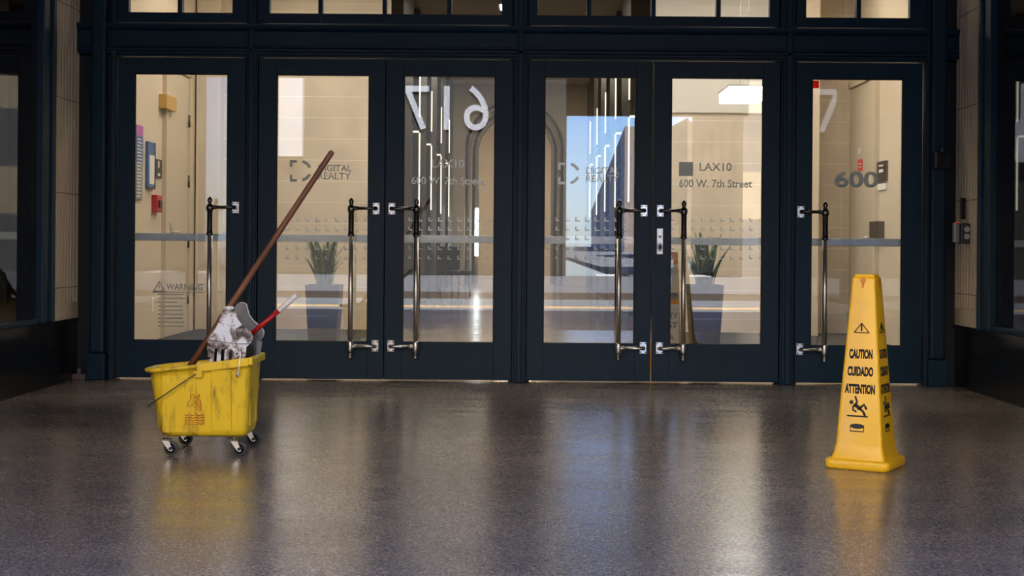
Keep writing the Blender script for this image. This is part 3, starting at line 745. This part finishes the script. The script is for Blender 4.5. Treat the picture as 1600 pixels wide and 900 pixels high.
for txt, za, zb_ in (('SAFETY', .44, .49), ('FIRST', .36, .41), ('LA', .255, .305), ('SEGURIDAD', .19, .235), ('CAIDA', .125, .17)):
    b = MB(); b.text(txt, hw*1.8 if len(txt) > 2 else hw*.6, zt*(zb_-za), T(-hw*.9 if len(txt) > 2 else 0, -.0095, zt*za), .0006, .02)
    b.xf(M); b.build('lettering', gi, t)

# dark chair far down the hall
t = empty('hall_chair', (PX(712, 29), 29, 0), .6, label='black padded chair far down the hall on shiny floor', cat='chair')
MB().box(-.25, .25, -.25, .25, .42, .52, bev=.04).build('seat', black, t)
MB().box(-.25, .25, .2, .28, .52, 1.0, bev=.035).build('backrest', black, t)
for sx in (-1, 1):
    for sy in (-1, 1): b = MB(); b.tube([(sx*.2, sy*.2, .44), (sx*.22, sy*.22, 0)], .018, 8); b.build('leg', dsteel, t)

# ------------------------------------------------------------------ fittings in the porch
# card reader on right jamb
Y = 10.55; s_ = F/Y
X, Z = P(1499, 363, Y)
t = empty('card_reader', (X+.04, Y, Z), label='silver access reader with two round buttons on the right jamb', cat='card reader')
MB().box(-.085, -.045, -.03, .03, -.075, .07, bev=.006).build('body', mat('reader_body', (.30, .30, .31), .35, .7), t)
MB().box(-.043, .04, -.05, .03, -.085, .065, bev=.006).build('face_plate', mat('reader_grey', (.07, .07, .075), .35, .5), t)
for z in (.022, -.03):
    b = MB(); b.lathe([(.021, -.056), (.021, -.05)], (.0, 0, z), 'Y', 20); b.build('button', mat('button_grey', (.6, .6, .6), .4, 0), t)
MB().box(-.075, -.055, -.028, .0, .07, .074).build('indicator', emat('led_red', (1, .04, .03), .8), t)
MB().box(.03, XR-X-.04+.0, -.02, .02, -.05, .05).build('bracket', dsteel, t)
X, Z = P(1509.5, 326, 10.6)
b = MB(); b.box(-.018, .018, -.014, .014, -.08, .08, bev=.004); o = b.build('reader_strip', blackgrip); o.location = (XR-.045, 10.6, Z); tag(o, 'slim black upright reader above the silver access reader on fluted stone', 'card reader')
X, Z = P(1472, 250, 10.72)
t = empty('door_sensor', (X, 10.74, Z), label='small black lamp box with a bracket high on the right pilaster', cat='sensor')
MB().box(-.06, .06, -.05, .04, -.07, .06, bev=.01).build('housing', blackgrip, t)
MB().box(-.035, .02, -.056, -.049, -.045, .03, bev=.002).build('lens', mat('sensor_lens', (.004, .002, .002), .4, ior=1.3), t)
MB().box(-.012, .012, -.03, .0, .06, .09, bev=.003).build('cap', dsteel, t)
X, Z = P(125, 590, 10.78)
b = MB(); b.box(-.05, .05, -.02, .02, 0, .045, bev=.006); b.box(-.012, .012, -.018, .018, .04, .085, bev=.005); o = b.build('door_stop', mat('rusty_plate', (.13, .09, .07), .6)); o.location = (X, 10.76, 0); tag(o, 'small worn brown bracket on the floor in the left corner', 'bracket')
# leaf scrap on the floor
yl = HC*F/(799-CY+1.8); X = (593-CX)/(F/yl)
b = MB(); b.loft([[(-.012, -.004, .001), (0, -.007, .004), (.012, 0, .001), (0, .008, .0055)], [(-.010, -.003, .003), (0, -.005, .0065), (.010, 0, .003), (0, .006, .008)]])
o = b.build('leaf_scrap', leafm); o.location = (X, yl, 0); tag(o, 'tiny green leaf scrap alone on the terrazzo floor', 'leaf')

# ------------------------------------------------------------------ safety cone
cs = 326.0; cyy = F/cs
cone = empty('safety_cone', (PX(1352, cyy, 731), cyy, 0), -math.radians(30.8), label='tall yellow four-sided caution cone standing on the terrazzo floor', cat='safety cone')
def rsq(a, z, r, n=5):
    h = a/2; pts = []
    for cx_, cy_, a0 in ((h-r, h-r, 0), (-h+r, h-r, PI/2), (-h+r, -h+r, PI), (h-r, -h+r, 3*PI/2)):
        for k in range(n+1): t_ = a0+PI/2*k/n; pts.append((cx_+r*math.cos(t_), cy_+r*math.sin(t_), z))
    return pts
b = MB()
prof = [(.108, .905, .012), (.112, .898, .012), (.225, .118, .016), (.232, .10, .016), (.243, .075, .018), (.262, .05, .02), (.268, .042, .02)]
rings = [rsq(.086, .921, .010), rsq(.094, .920, .012), rsq(.097, .915, .012), rsq(.097, .908, .012)]+[rsq(a, z, r) for a, z, r in prof]
b.loft(rings, caps=(True, True)); b.build('cone_body', yellow, cone)
b = MB(); b.loft([rsq(.296, 0, .03), rsq(.308, .006, .034), rsq(.312, .016, .034), rsq(.312, .034, .034), rsq(.306, .043, .032), rsq(.29, .048, .03), rsq(.26, .048, .02)]); b.build('cone_base', yellow, cone)
ta = math.atan2((.225-.112)/2, .898-.118)
def face(k):
    # matrix mapping (x, -y outwards, z) text coords to the sloping face k
    return Matrix.Rotation(k*PI/2, 4, 'Z') @ T(0, -.1125, .118) @ Matrix.Rotation(-ta, 4, 'X')
def zf(py): return (731-py)/cs-.118
for k in (0, 1, 2, 3):
    M = face(k)
    for txt, w, pa, pb in (('CAUTION', .113, 546, 561), ('CUIDADO', .124, 573, 588), ('ATTENTION', .146, 600, 615)):
        b = MB(); b.text(txt, w, (pb-pa)/cs, T(-w/2, -.0004, zf(pb)), .0006, .055)
        b.xf(M); b.build('lettering', ink, cone)
    b = MB(); e_ = -.0012
    def ln(pts, r):
        b.tube([(x, e_, z) for x, z in pts], r, 8)
    u = 1/cs
    def q(px, py): return ((px-1345)*u/.955, zf(py))
    tri = [q(1345, 506), q(1334, 520.5), q(1356.5, 520.5)]
    for i_ in range(3): ln([tri[i_], tri[(i_+1) % 3]], .0022)
    ln([q(1345, 510), q(1345, 518)], .0035); b.lathe([(.0038, -.0025), (.0038, 0)], (q(1345, 509)[0], 0, q(1345, 509)[1]), 'Y', 10)
    b.xf(M); b.build('warning_triangle', ink, cone); b = MB()
    # falling figure
    b.lathe([(.0095, -.002), (.0095, 0)], (q(1333, 628.5)[0], 0, q(1333, 628.5)[1]), 'Y', 18)
    ln([q(1336, 635), q(1341.5, 628), q(1338.5, 619)], .0045); ln([q(1336, 634), q(1335.5, 640), q(1341, 643)], .0042)
    ln([q(1338, 631), q(1346, 638)], .0085); ln([q(1345, 637), q(1351, 642), q(1354, 648)], .0055); ln([q(1346, 637), q(1352, 631), q(1356, 638)], .0055)
    ln([q(1327, 649.5), q(1358, 649.5)], .0035)
    b.xf(M); b.build('falling_figure', ink, cone); b = MB()
    ov = [(q(1342.5, 664)[0]+.034*math.cos(a_*PI/12), q(1342.5, 665)[1]+.012*math.sin(a_*PI/12)) for a_ in range(24)]
    b.prism(ov, -.0015, 0); x_, z_ = q(1342.5, 673); b.box(x_-.034, x_+.034, -.0015, 0, z_-.002, z_+.003)
    b.box(x_-.034, x_-.031, -.0015, 0, z_, z_+.03); b.box(x_+.031, x_+.034, -.0015, 0, z_, z_+.03)
    b.xf(M); b.build('oval_emblem', ink, cone)
    b = MB(); x_, z_ = q(1347, 440); b.lathe([(.014, -.0012), (.014, .002)], (0, 0, z_), 'Y', 20); b.box(-.0055, .0055, -.0012, .001, z_-.034, z_-.005, bev=.0004)
    b.xf(M); b.build('keyhole_slot', orange, cone)

# ------------------------------------------------------------------ mop bucket
bs = 317.0
Yn = F/bs                      # near side depth
bw = .31                       # bucket width (depth in view)
Yc = Yn+bw/2
bxc = (315-CX)/bs
bk = empty('mop_bucket', (bxc, Yc, 0), label='yellow wheeled mop bucket with dirty sides and red falling-figure mark', cat='mop bucket')
def L(px, py, s=bs): return ((px-CX)/s - bxc, HC-(py-378)/s)
def outline(xl, xr, hd, z, rl, rr, n=8, slope=0, xref=0):
    pts = []
    for cx_, cy_, r, a0 in ((xr-rr, hd-rr, rr, 0), (xl+rl, hd-rl, rl, PI/2), (xl+rl, -hd+rl, rl, PI), (xr-rr, -hd+rr, rr, 3*PI/2)):
        for k in range(n+1):
            t_ = a0+PI/2*k/n; pts.append((cx_+r*math.cos(t_), cy_+r*math.sin(t_)))
    # subdivide the long sides so grooves and sloping rims follow
    out = []
    for i in range(len(pts)):
        p, q_ = pts[i], pts[(i+1) % len(pts)]; out.append(p)
        d_ = math.hypot(q_[0]-p[0], q_[1]-p[1])
        if d_ > .05:
            m_ = 14
            for j in range(1, m_): out.append((p[0]+(q_[0]-p[0])*j/m_, p[1]+(q_[1]-p[1])*j/m_))
    return [(x, y, z+slope*(x-xref)) for x, y in out]
zb = L(300, 683)[1]; xl0, xr0 = L(243, 600)[0], L(387, 600)[0]
xl1, xr1 = L(229.5, 600)[0], L(392, 600)[0]
ztl = L(229, 581)[1]; slope = (L(390, 562)[1]-ztl)/(xr1-xl1)
rings = []
rings.append(outline(xl0+.035, xr0-.02, bw/2-.045, zb-.002, .05, .03))
rings.append(outline(xl0+.012, xr0-.006, bw/2-.028, zb+.010, .07, .04))
for k in range(0, 9):
    u = k/8; z = zb+.03+(ztl-.012-zb-.03)*u
    rings.append(outline(xl0+(xl1-xl0)*u, xr0+(xr1-xr0)*u, bw/2-.022+.022*u, z, .075+.02*u, .035, slope=slope*u, xref=xl0+(xl1-xl0)*u))
top = lambda o_, dz, r_=.0: outline(xl1-o_, xr1+o_, bw/2+o_, ztl+dz, .098+o_, .035+o_, slope=slope, xref=xl1)
def topl(o_, dz, tip=0.):
    # rim: flares further at the pouring end
    pts = top(o_, dz); res = []
    for x, y, z in pts:
        f_ = max(0, 1-(x-xl1)/.16); res.append((x-.010*f_*tip, y, z+.004*f_*tip))
    return res
rings += [topl(.004, -.012), topl(.014, -.010, .6), topl(.018, -.002, 1), topl(.016, .006, 1), topl(.006, .008, .8), topl(-.004, .004, .4)]
inn = [outline(xl1+.005-(xl1-xl0)*(1-u)*-1*0+(xl0-xl1)*(1-u), xr1-.005+(xr0-xr1)*(1-u), bw/2-.006-.022*(1-u), zb+.015+(ztl-zb-.015)*u, .075+.02*u, .032, slope=slope*u, xref=xl1) for u in (.98, .5, .02)]
rings += inn
b = MB(); b.loft(rings)
# moulded grooves on both long walls: push columns of vertices inwards a little
for v in b.bm.verts:
    x, y, z = v.co
    if zb+.03 < z < ztl-.01+slope*(x-xl1):
        for gx, gw, gd in ((L(330, 600)[0], .010, .005), (L(372, 600)[0], .012, .006)):
            pass
b.build('bucket_body', bucky, bk)
# raised side panel and corner ribs
def ynear(z): 
    u = (z-zb-.03)/(ztl-.012-zb-.03); return -(bw/2-.022+.022*min(1, max(0, u)))
b = MB()
def slab(xa, xb, za, zb_, th):
    pr = []
    for z in (za, zb_):
        y = ynear(z); pr.append((z, y))
    for sgn in (1, -1):
        v = [b.bm.verts.new(p) for p in [(xa, sgn*(pr[0][1]-.0), pr[0][0]), (xb, sgn*(pr[0][1]), pr[0][0]), (xb, sgn*pr[1][1], pr[1][0]), (xa, sgn*pr[1][1], pr[1][0])]]
        w = [b.bm.verts.new((max(xa+.003, min(xb-.003, p.co.x)), p.co.y-sgn*th, p.co.z)) for p in v]
        b.bm.faces.new(w)
        for i_ in range(4): b.bm.faces.new((v[i_], v[(i_+1) % 4], w[(i_+1) % 4], w[i_]))
slab(L(331, 600)[0], L(363, 600)[0], zb+.03, ztl+.012, .005)
slab(L(254, 600)[0], L(308, 600)[0], zb+.02, ztl-.02, .003)
# right-end ribs
for yy in (-.075, .075):
    b.box(xr0-.012, xr0+.008, yy-.018, yy+.018, zb+.05, ztl+.0, bev=.003)
b.build('side_panel', bucky, bk)
# thick rim band over the wringer end
b = MB()
x0_, x1_ = L(311, 570)[0], xr1+.016
for sgn in (-1, 1):
    za = ztl+slope*(x0_-xl1); zb2 = ztl+slope*(x1_-xl1)
    y0_, y1_ = sorted((sgn*(bw/2+.004), sgn*(bw/2+.022)))
    vv = []
    for x, z in ((x0_, za), (x1_-.02, zb2)):
        vv.append([b.bm.verts.new((x, y, zz)) for y, zz in ((y0_, z-.028), (y1_, z-.028), (y1_, z+.011), (y0_, z+.011))])
    for i_ in range(4): b.bm.faces.new((vv[0][i_], vv[0][(i_+1) % 4], vv[1][(i_+1) % 4], vv[1][i_]))
    b.bm.faces.new(vv[0]); b.bm.faces.new(vv[1][::-1])
    # handle lug
    xh, zh = L(311, 586); y0_, y1_ = sorted((sgn*(bw/2-.002), sgn*(bw/2+.016))); b.box(xh-.022, xh+.022, y0_, y1_, zh-.012, zh+.022, bev=.004)
b.box(x1_-.022, x1_, -bw/2-.018, bw/2+.018, zb2-.025, zb2+.012, bev=.003)
b.build('rim_band', bucky, bk)
# wire bail
xh, zh = L(308, 584); xe, ze = L(234, 635); yb_ = bw/2+.020
b = MB(); pts = [(xh+.004, -yb_, zh), (xh-.004, -yb_, zh-.004)]
pts += [(xh+(xe-xh)*u, -yb_, zh+(ze-zh)*u) for u in (.3, .6, .92)]
pts += [(xe-.004, -yb_+.02, ze-.004), (xe-.004, yb_-.02, ze-.004)]+[(xh+(xe-xh)*u, yb_, zh+(ze-zh)*u) for u in (.92, .5, 0)]
b.tube(pts, .0032, 8); b.build('wire_handle', dsteel, bk)
# red mark on the near side
b = MB()
def rl(pts, r=.0017, closed=False):
    pp = [L(x, y) for x, y in pts]
    if closed: pp.append(pp[0])
    # follow the wall slope
    b.tube([(x, ynear(z)-.0045, z) for x, z in pp], r, 6)
c2 = lambda x, y: (215+x/5, 540+y/5)
rl([c2(*p) for p in [(420, 395), (432, 382), (448, 388), (450, 405), (440, 415), (470, 400), (490, 380), (492, 395), (462, 430), (455, 450), (462, 465), (488, 420), (498, 428), (500, 508), (488, 512), (432, 462), (404, 478), (392, 470), (415, 430), (424, 415)]], closed=True)
rl([c2(*p) for p in [(470, 480), (485, 450), (488, 490)]], .0014)
for r_ in range(3):
    y_ = 545+r_*21
    rl([c2(378+k*9, y_+5*math.sin(k*1.2)) for k in range(17)], .0022)
for a_, c_ in (((378, 535), (378, 620)), ((522, 535), (522, 620)), ((378, 620), (522, 620)), ((378, 606), (522, 606))):
    rl([c2(*a_), c2(*c_)], .0012)
b.build('warning_mark', redink, bk)
# casters
def caster(pxw, pyw, s, name='caster'):
    x = (pxw-CX)/s-bxc; y = F/s-Yc; r = .036
    c = MB(); c.lathe([(.012, 0), (.014, .01)], (x-.026, y, zb-.008), seg=12); c.box(x-.048, x-.002, y-.025, y+.025, zb-.012, zb-.006, bev=.001)
    cs_ = c.build('caster', dsteel, bk)
    f = MB()
    for dy in (-.0165, .0135):
        f.prism([(x-.045, zb-.010), (x-.010, zb-.010), (x+.010, r-.008), (x+.002, r-.014), (x-.010, r-.008)], y+dy, y+dy+.003)
    f.box(x-.045, x-.008, y-.0165, y+.0165, zb-.014, zb-.009)
    f.build('fork', steel, cs_)
    w = MB(); w.lathe([(r*.72, -.011), (r*.93, -.011), (r, -.006), (r, .006), (r*.93, .011), (r*.72, .011)], (x, y, r), 'Y', 28); w.build('wheel', tyre, cs_)
    w = MB(); w.lathe([(.004, -.0225), (.008, -.0215), (.008, -.0125), (.025, -.0122), (.0255, .0122), (.008, .0125), (.008, .0215), (.004, .0225)], (x, y, r), 'Y', 20); w.build('hub', hubm, cs_)
caster(270, 697, 318); caster(293, 688, 302.5); caster(377, 699, 318); caster(399, 686, 302.5)
# wringer: hooked over the rim, lifts off -> its own thing
sf = 314.0; wy0 = F/sf; sbk = 303.5; wy1 = F/sbk
wr = empty('mop_wringer', (bxc+L(360, 560)[0], Yc, .3), label='scuffed silver press wringer seated on the yellow bucket', cat='mop wringer')
wx0 = bxc+L(360, 560)[0]
def LW(px, py, s=sf): return ((px-CX)/s-wx0, HC-(py-378)/s-.3)
sil = [(349.5, 484), (352, 479.5), (357, 478), (364, 478.5), (367.5, 480.5), (369, 487), (372, 498), (378, 506), (385, 512), (393, 519), (396, 525), (395, 532), (390, 538), (386, 542), (385.5, 552), (383, 566)]
left = [(363.5, 570), (363.5, 552), (366, 548.5), (363, 546), (359.5, 548), (357.5, 570), (351.5, 570), (352.5, 545), (347.5, 545), (345.5, 570), (339.5, 570), (341, 545), (336.5, 544), (335, 570), (329.5, 570), (329, 553), (325, 545), (325, 530), (338, 513), (344, 500)]
def plate_prism(b, pts, s, y, th):
    b.prism([LW(px, py, s) for px, py in pts], y, y+th)
b = MB(); plate_prism(b, sil+[(363.5, 566)]+left[1:], sf, wy0-Yc, .006)
bmesh.ops.bevel(b.bm, geom=[e for e in b.bm.edges if len(e.link_faces) == 2 and e.calc_face_angle(0) > 1.2 and abs(e.verts[0].co.y-e.verts[1].co.y) < .001 and e.verts[0].co.y < wy0-Yc+.001], offset=.0012, segments=1)
fp = b.build('front_plate', scuff, wr)
b = MB(); # pressed ledge and rivets on the plate
pl = [LW(px, py) for px, py in ((326, 531), (350, 534), (370, 537), (392, 536.5))]
b.tube([(x, wy0-Yc-.001, z) for x, z in pl], .0022, 8)
b.build('ledge', greymetal, fp)
b = MB()
for px, py in ((371.5, 552), (328.5, 546)): x, z = LW(px, py); b.lathe([(.0055, -.003), (.0055, .001)], (x, wy0-Yc, z), 'Y', 12)
x, z = LW(370, 561.5); b.box(x-.012, x+.01, wy0-Yc-.002, wy0-Yc, z-.003, z+.004)
b.build('rivet', hubm, fp)
# back plate: same shape on the far side
shift = [(px, py) for px, py in sil]
b = MB()
pts = [LW(px, py, sf) for px, py in sil+[(363.5, 566), (335, 566), (329.5, 566), (325, 545), (325, 530), (338, 513), (344, 500)]]
b.prism(pts, wy1-Yc-.006, wy1-Yc); b.xf(T(.012, 0, .008)); b.build('back_plate', greymetal, wr)
b = MB(); b.tube([(x, wy1-Yc-.006, z) for x, z in [LW(px, py) for px, py in sil[1:14]]], .0034, 8); b.xf(T(.012, 0, .008)); b.build('rolled_edge', steel, wr)
# press basket between the plates
b = MB()
x0_, z0_ = LW(330, 566); x1_, z1_ = LW(384, 545)
b.box(x0_+.005, x0_+.012, wy0-Yc+.006, wy1-Yc-.006, z0_-.07, z1_-.0); b.box(x1_-.012, x1_-.004, wy0-Yc+.006, wy1-Yc-.006, z0_-.07, z1_-.0)
b.box(x0_, x1_, wy0-Yc+.01, wy1-Yc-.01, z0_-.075, z0_-.065)
for k in range(5): y_ = wy0-Yc+.03+k*.05; b.box(x1_-.03, x1_-.02, y_, y_+.03, z0_-.06, z1_+.02)
b.build('press_basket', black, wr)
b = MB(); x_, z_ = LW(386, 524); b.tube([(x_, wy0-Yc+.006, z_), (x_, wy1-Yc-.006, z_)], .010, 14); b.build('pivot_rod', dsteel, wr)
for (pxa, pya, pxb, pyb, s, yo) in ((383, 545, 379.5, 586, sf, -bw/2-.024), (383, 545, 379, 588, sf, bw/2+.024)):
    b = MB(); (xa_, za_), (xb_, zb_) = LW(pxa, pya), LW(pxb, pyb)
    b.tube([(xa_+.0, yo*.94, za_+.004), (xa_, yo, za_-.01), (xb_, yo, zb_+.006), (xb_-.003, yo, zb_), (xb_-.008, yo, zb_+.004), (xb_-.006, yo, zb_+.03)], .0032, 8)
    b.build('rim_hook', steel, wr)
# far strap seen at the corner
b = MB(); xa_, za_ = LW(388, 536); xb_, zb_ = LW(383.5, 578)
b.prism([(xa_-.010, za_+.01), (xa_+.018, za_), (xb_+.014, zb_), (xb_-.002, zb_)], wy1-Yc-.10, wy1-Yc-.096); b.xf(T(.028, 0, 0)); b.build('end_strap', greymetal, wr)
b = MB(); ys_ = .03
(xa_, za_), (xb_, zb_), (xc_, zc_) = LW(390, 524, 309), LW(437, 484, 309), LW(463, 460.5, 309)
b.tube([(xa_, ys_, za_), (xb_, ys_, zb_)], .0125, 14); b.build('lever', red, wr)
b = MB(); b.tube([(xb_-.004, ys_, zb_-.004), (xb_, ys_, zb_), (xc_, ys_, zc_), (xc_+.004, ys_, zc_+.004)], [.010, .0145, .0145, .009], 14); b.build('lever_grip', white, wr)
# mop
ym = 7.16; sm = F/ym
xt, zt_ = (518.5-CX)/sm, HC-(236-379.6)/sm; xb_, zb_ = (299-CX)/sm, HC-(572-378)/sm
dx, dz = xb_-xt, zb_-zt_; k_ = (zb_-.235)/(-dz); xe_, ze_ = xb_+dx*k_, .235
mop = empty('wet_mop', (xe_, ym, ze_), label='brown wooden mop handle leaning across the yellow bucket', cat='mop')
b = MB(); 
vv = Vector((xt-xe_, 0, zt_-ze_)); n_ = vv.normalized()
b.tube([Vector((0, 0, 0)), vv*.3, vv*.6, vv-n_*.012, vv-n_*.004, vv], [.0172, .0168, .0155, .0142, .0125, .006], 18)
M_ = n_.to_track_quat('Z', 'Y').to_matrix().to_4x4(); b.xf(M_.inverted()); h = b.build('mop_handle', wood, mop); h.rotation_euler = M_.to_euler()
b = MB(); b.box(-.015, .05, -.03, .03, -.02, .03, bev=.008); b.build('mop_clamp', dsteel, mop)
b = MB()
for k in range(26):
    a_ = random.uniform(0, 2*PI); r_ = random.uniform(.02, .055)
    b.tube([(.015, 0, 0), (.015+r_*.6*math.cos(a_), r_*.6*math.sin(a_), -.01), (.015+r_*math.cos(a_), r_*math.sin(a_), -.07), (.015+r_*.9*math.cos(a_+.3), r_*.9*math.sin(a_+.3), -.115)], .006, 6)
o = b.build('mop_strings', mopcotton, mop); o['kind'] = 'stuff'

# ------------------------------------------------------------------ across the street (seen mirrored in the doors)
# opposite building with house number; mirrored camera sits at y = 2*D
YF = -27.0; dist = 2*(D+.03)-YF; sF = F/dist
def R(px, py): return (px-CX)/sF, HC+(CY-py)/sF
x1_ = R(884, 300)[0]
t = empty('office_building', (-15, YF, 0), label='dark office building across the street numbered six one seven', cat='building')
MB().box(-25, x1_+15, -18, -.0, 8.5, 26).build('upper_bounce_wall', windowgrid('bounce_grid', (.62, .50, .36), (.10, .09, .08), 3.2, 3.4, .3, .4), t)  # unseen pale upper storeys added to bounce warm light into the porch
MB().box(-25, x1_+15, -18, 0, -.02, 8.5).build('wall', windowgrid('opposite_grid', (.010, .009, .008), (.005, .006, .008), 2.4, 3.4), t)
b = MB(); b.box(-25, x1_+15, .0, .25, 8.2, 8.7); b.box(-25, x1_+15, 0, .2, 0, .9); b.build('cornice', facade_dk, t)
b = MB()
xa_, za_ = R(628, 205); xb_, zb_ = R(762, 135)
b.text('617', (xb_-xa_), (zb_-za_), Matrix.Identity(4), .03, 0., mirror=False)
b.xf(Matrix.Rotation(PI, 4, 'Z')); b.xf(T(xb_+15, .08, za_)); b.build('house_number', mat('number_white', (.30, .31, .34), .5), t)
xa_, za_ = R(312, 249); xb_, zb_ = R(476, 60)
b = MB(); b.box(xa_+15, xb_+15, .3, .7, za_, zb_); b.build('pale_panel', sunlit, t)
# long block down the side street, and a pale tower
def R2(px, py, d): s = F/d; return (px-CX)/s, HC+(CY-py)/s
t = empty('apartment_block', (0, 0, 0), label='grey block with many windows lining the side street', cat='building')
d1, d2 = 260., 900.
xa_, za_ = R2(975, 196, d1); xb_, zb_ = R2(889, 376, d2)
ya_, yb_ = 2*D-d1, 2*D-d2
b = MB(); v = b.bm.verts
H = za_
p = [(xa_, ya_), (xb_+14, yb_), (xa_+60, yb_), (xa_+24, ya_)]
lo = [v.new((x, y, -.15)) for x, y in p]; hi = [v.new((x, y, H)) for x, y in p]
for i_ in range(4): b.bm.faces.new((lo[i_], lo[(i_+1) % 4], hi[(i_+1) % 4], hi[i_]))
b.bm.faces.new(hi)
b.build('wall', windowgrid('block_sky_grid', (.17, .13, .12), (.32, .48, .78), 9.0, 2.1, .5, .55), t)  # blue window cells paint in the sky they would reflect
t = empty('stone_tower', (0, 0, 0), label='pale gold stone tower beyond the side street', cat='building')
d1 = 120.; xa_, za_ = R2(1073, 182, d1); ya_ = 2*D-d1
b = MB(); v = b.bm.verts; p = [(xa_, ya_), (xa_-1.5, ya_-30), (27, ya_-95), (30, ya_-85)]
lo = [v.new((x, y, -.15)) for x, y in p]; hi = [v.new((x, y, za_)) for x, y in p]
for i_ in range(4): b.bm.faces.new((lo[i_], lo[(i_+1) % 4], hi[(i_+1) % 4], hi[i_]))
b.bm.faces.new(hi); b.build('wall', windowgrid('tower_grid', (.22, .155, .085), (.09, .07, .05), 2.0, 1.3, .4, .5), t)
x0_ = R(1160, 300)[0]
t = empty('shop_building', (x0_, YF, 0), label='tan building at the corner across the street', cat='building')
MB().box(0, 30, -15, 0, -.02, 14).build('wall', windowgrid('shop_grid', (.30, .24, .16), (.08, .08, .08), 3.0, 3.6), t)
bpy.context.view_layer.update()
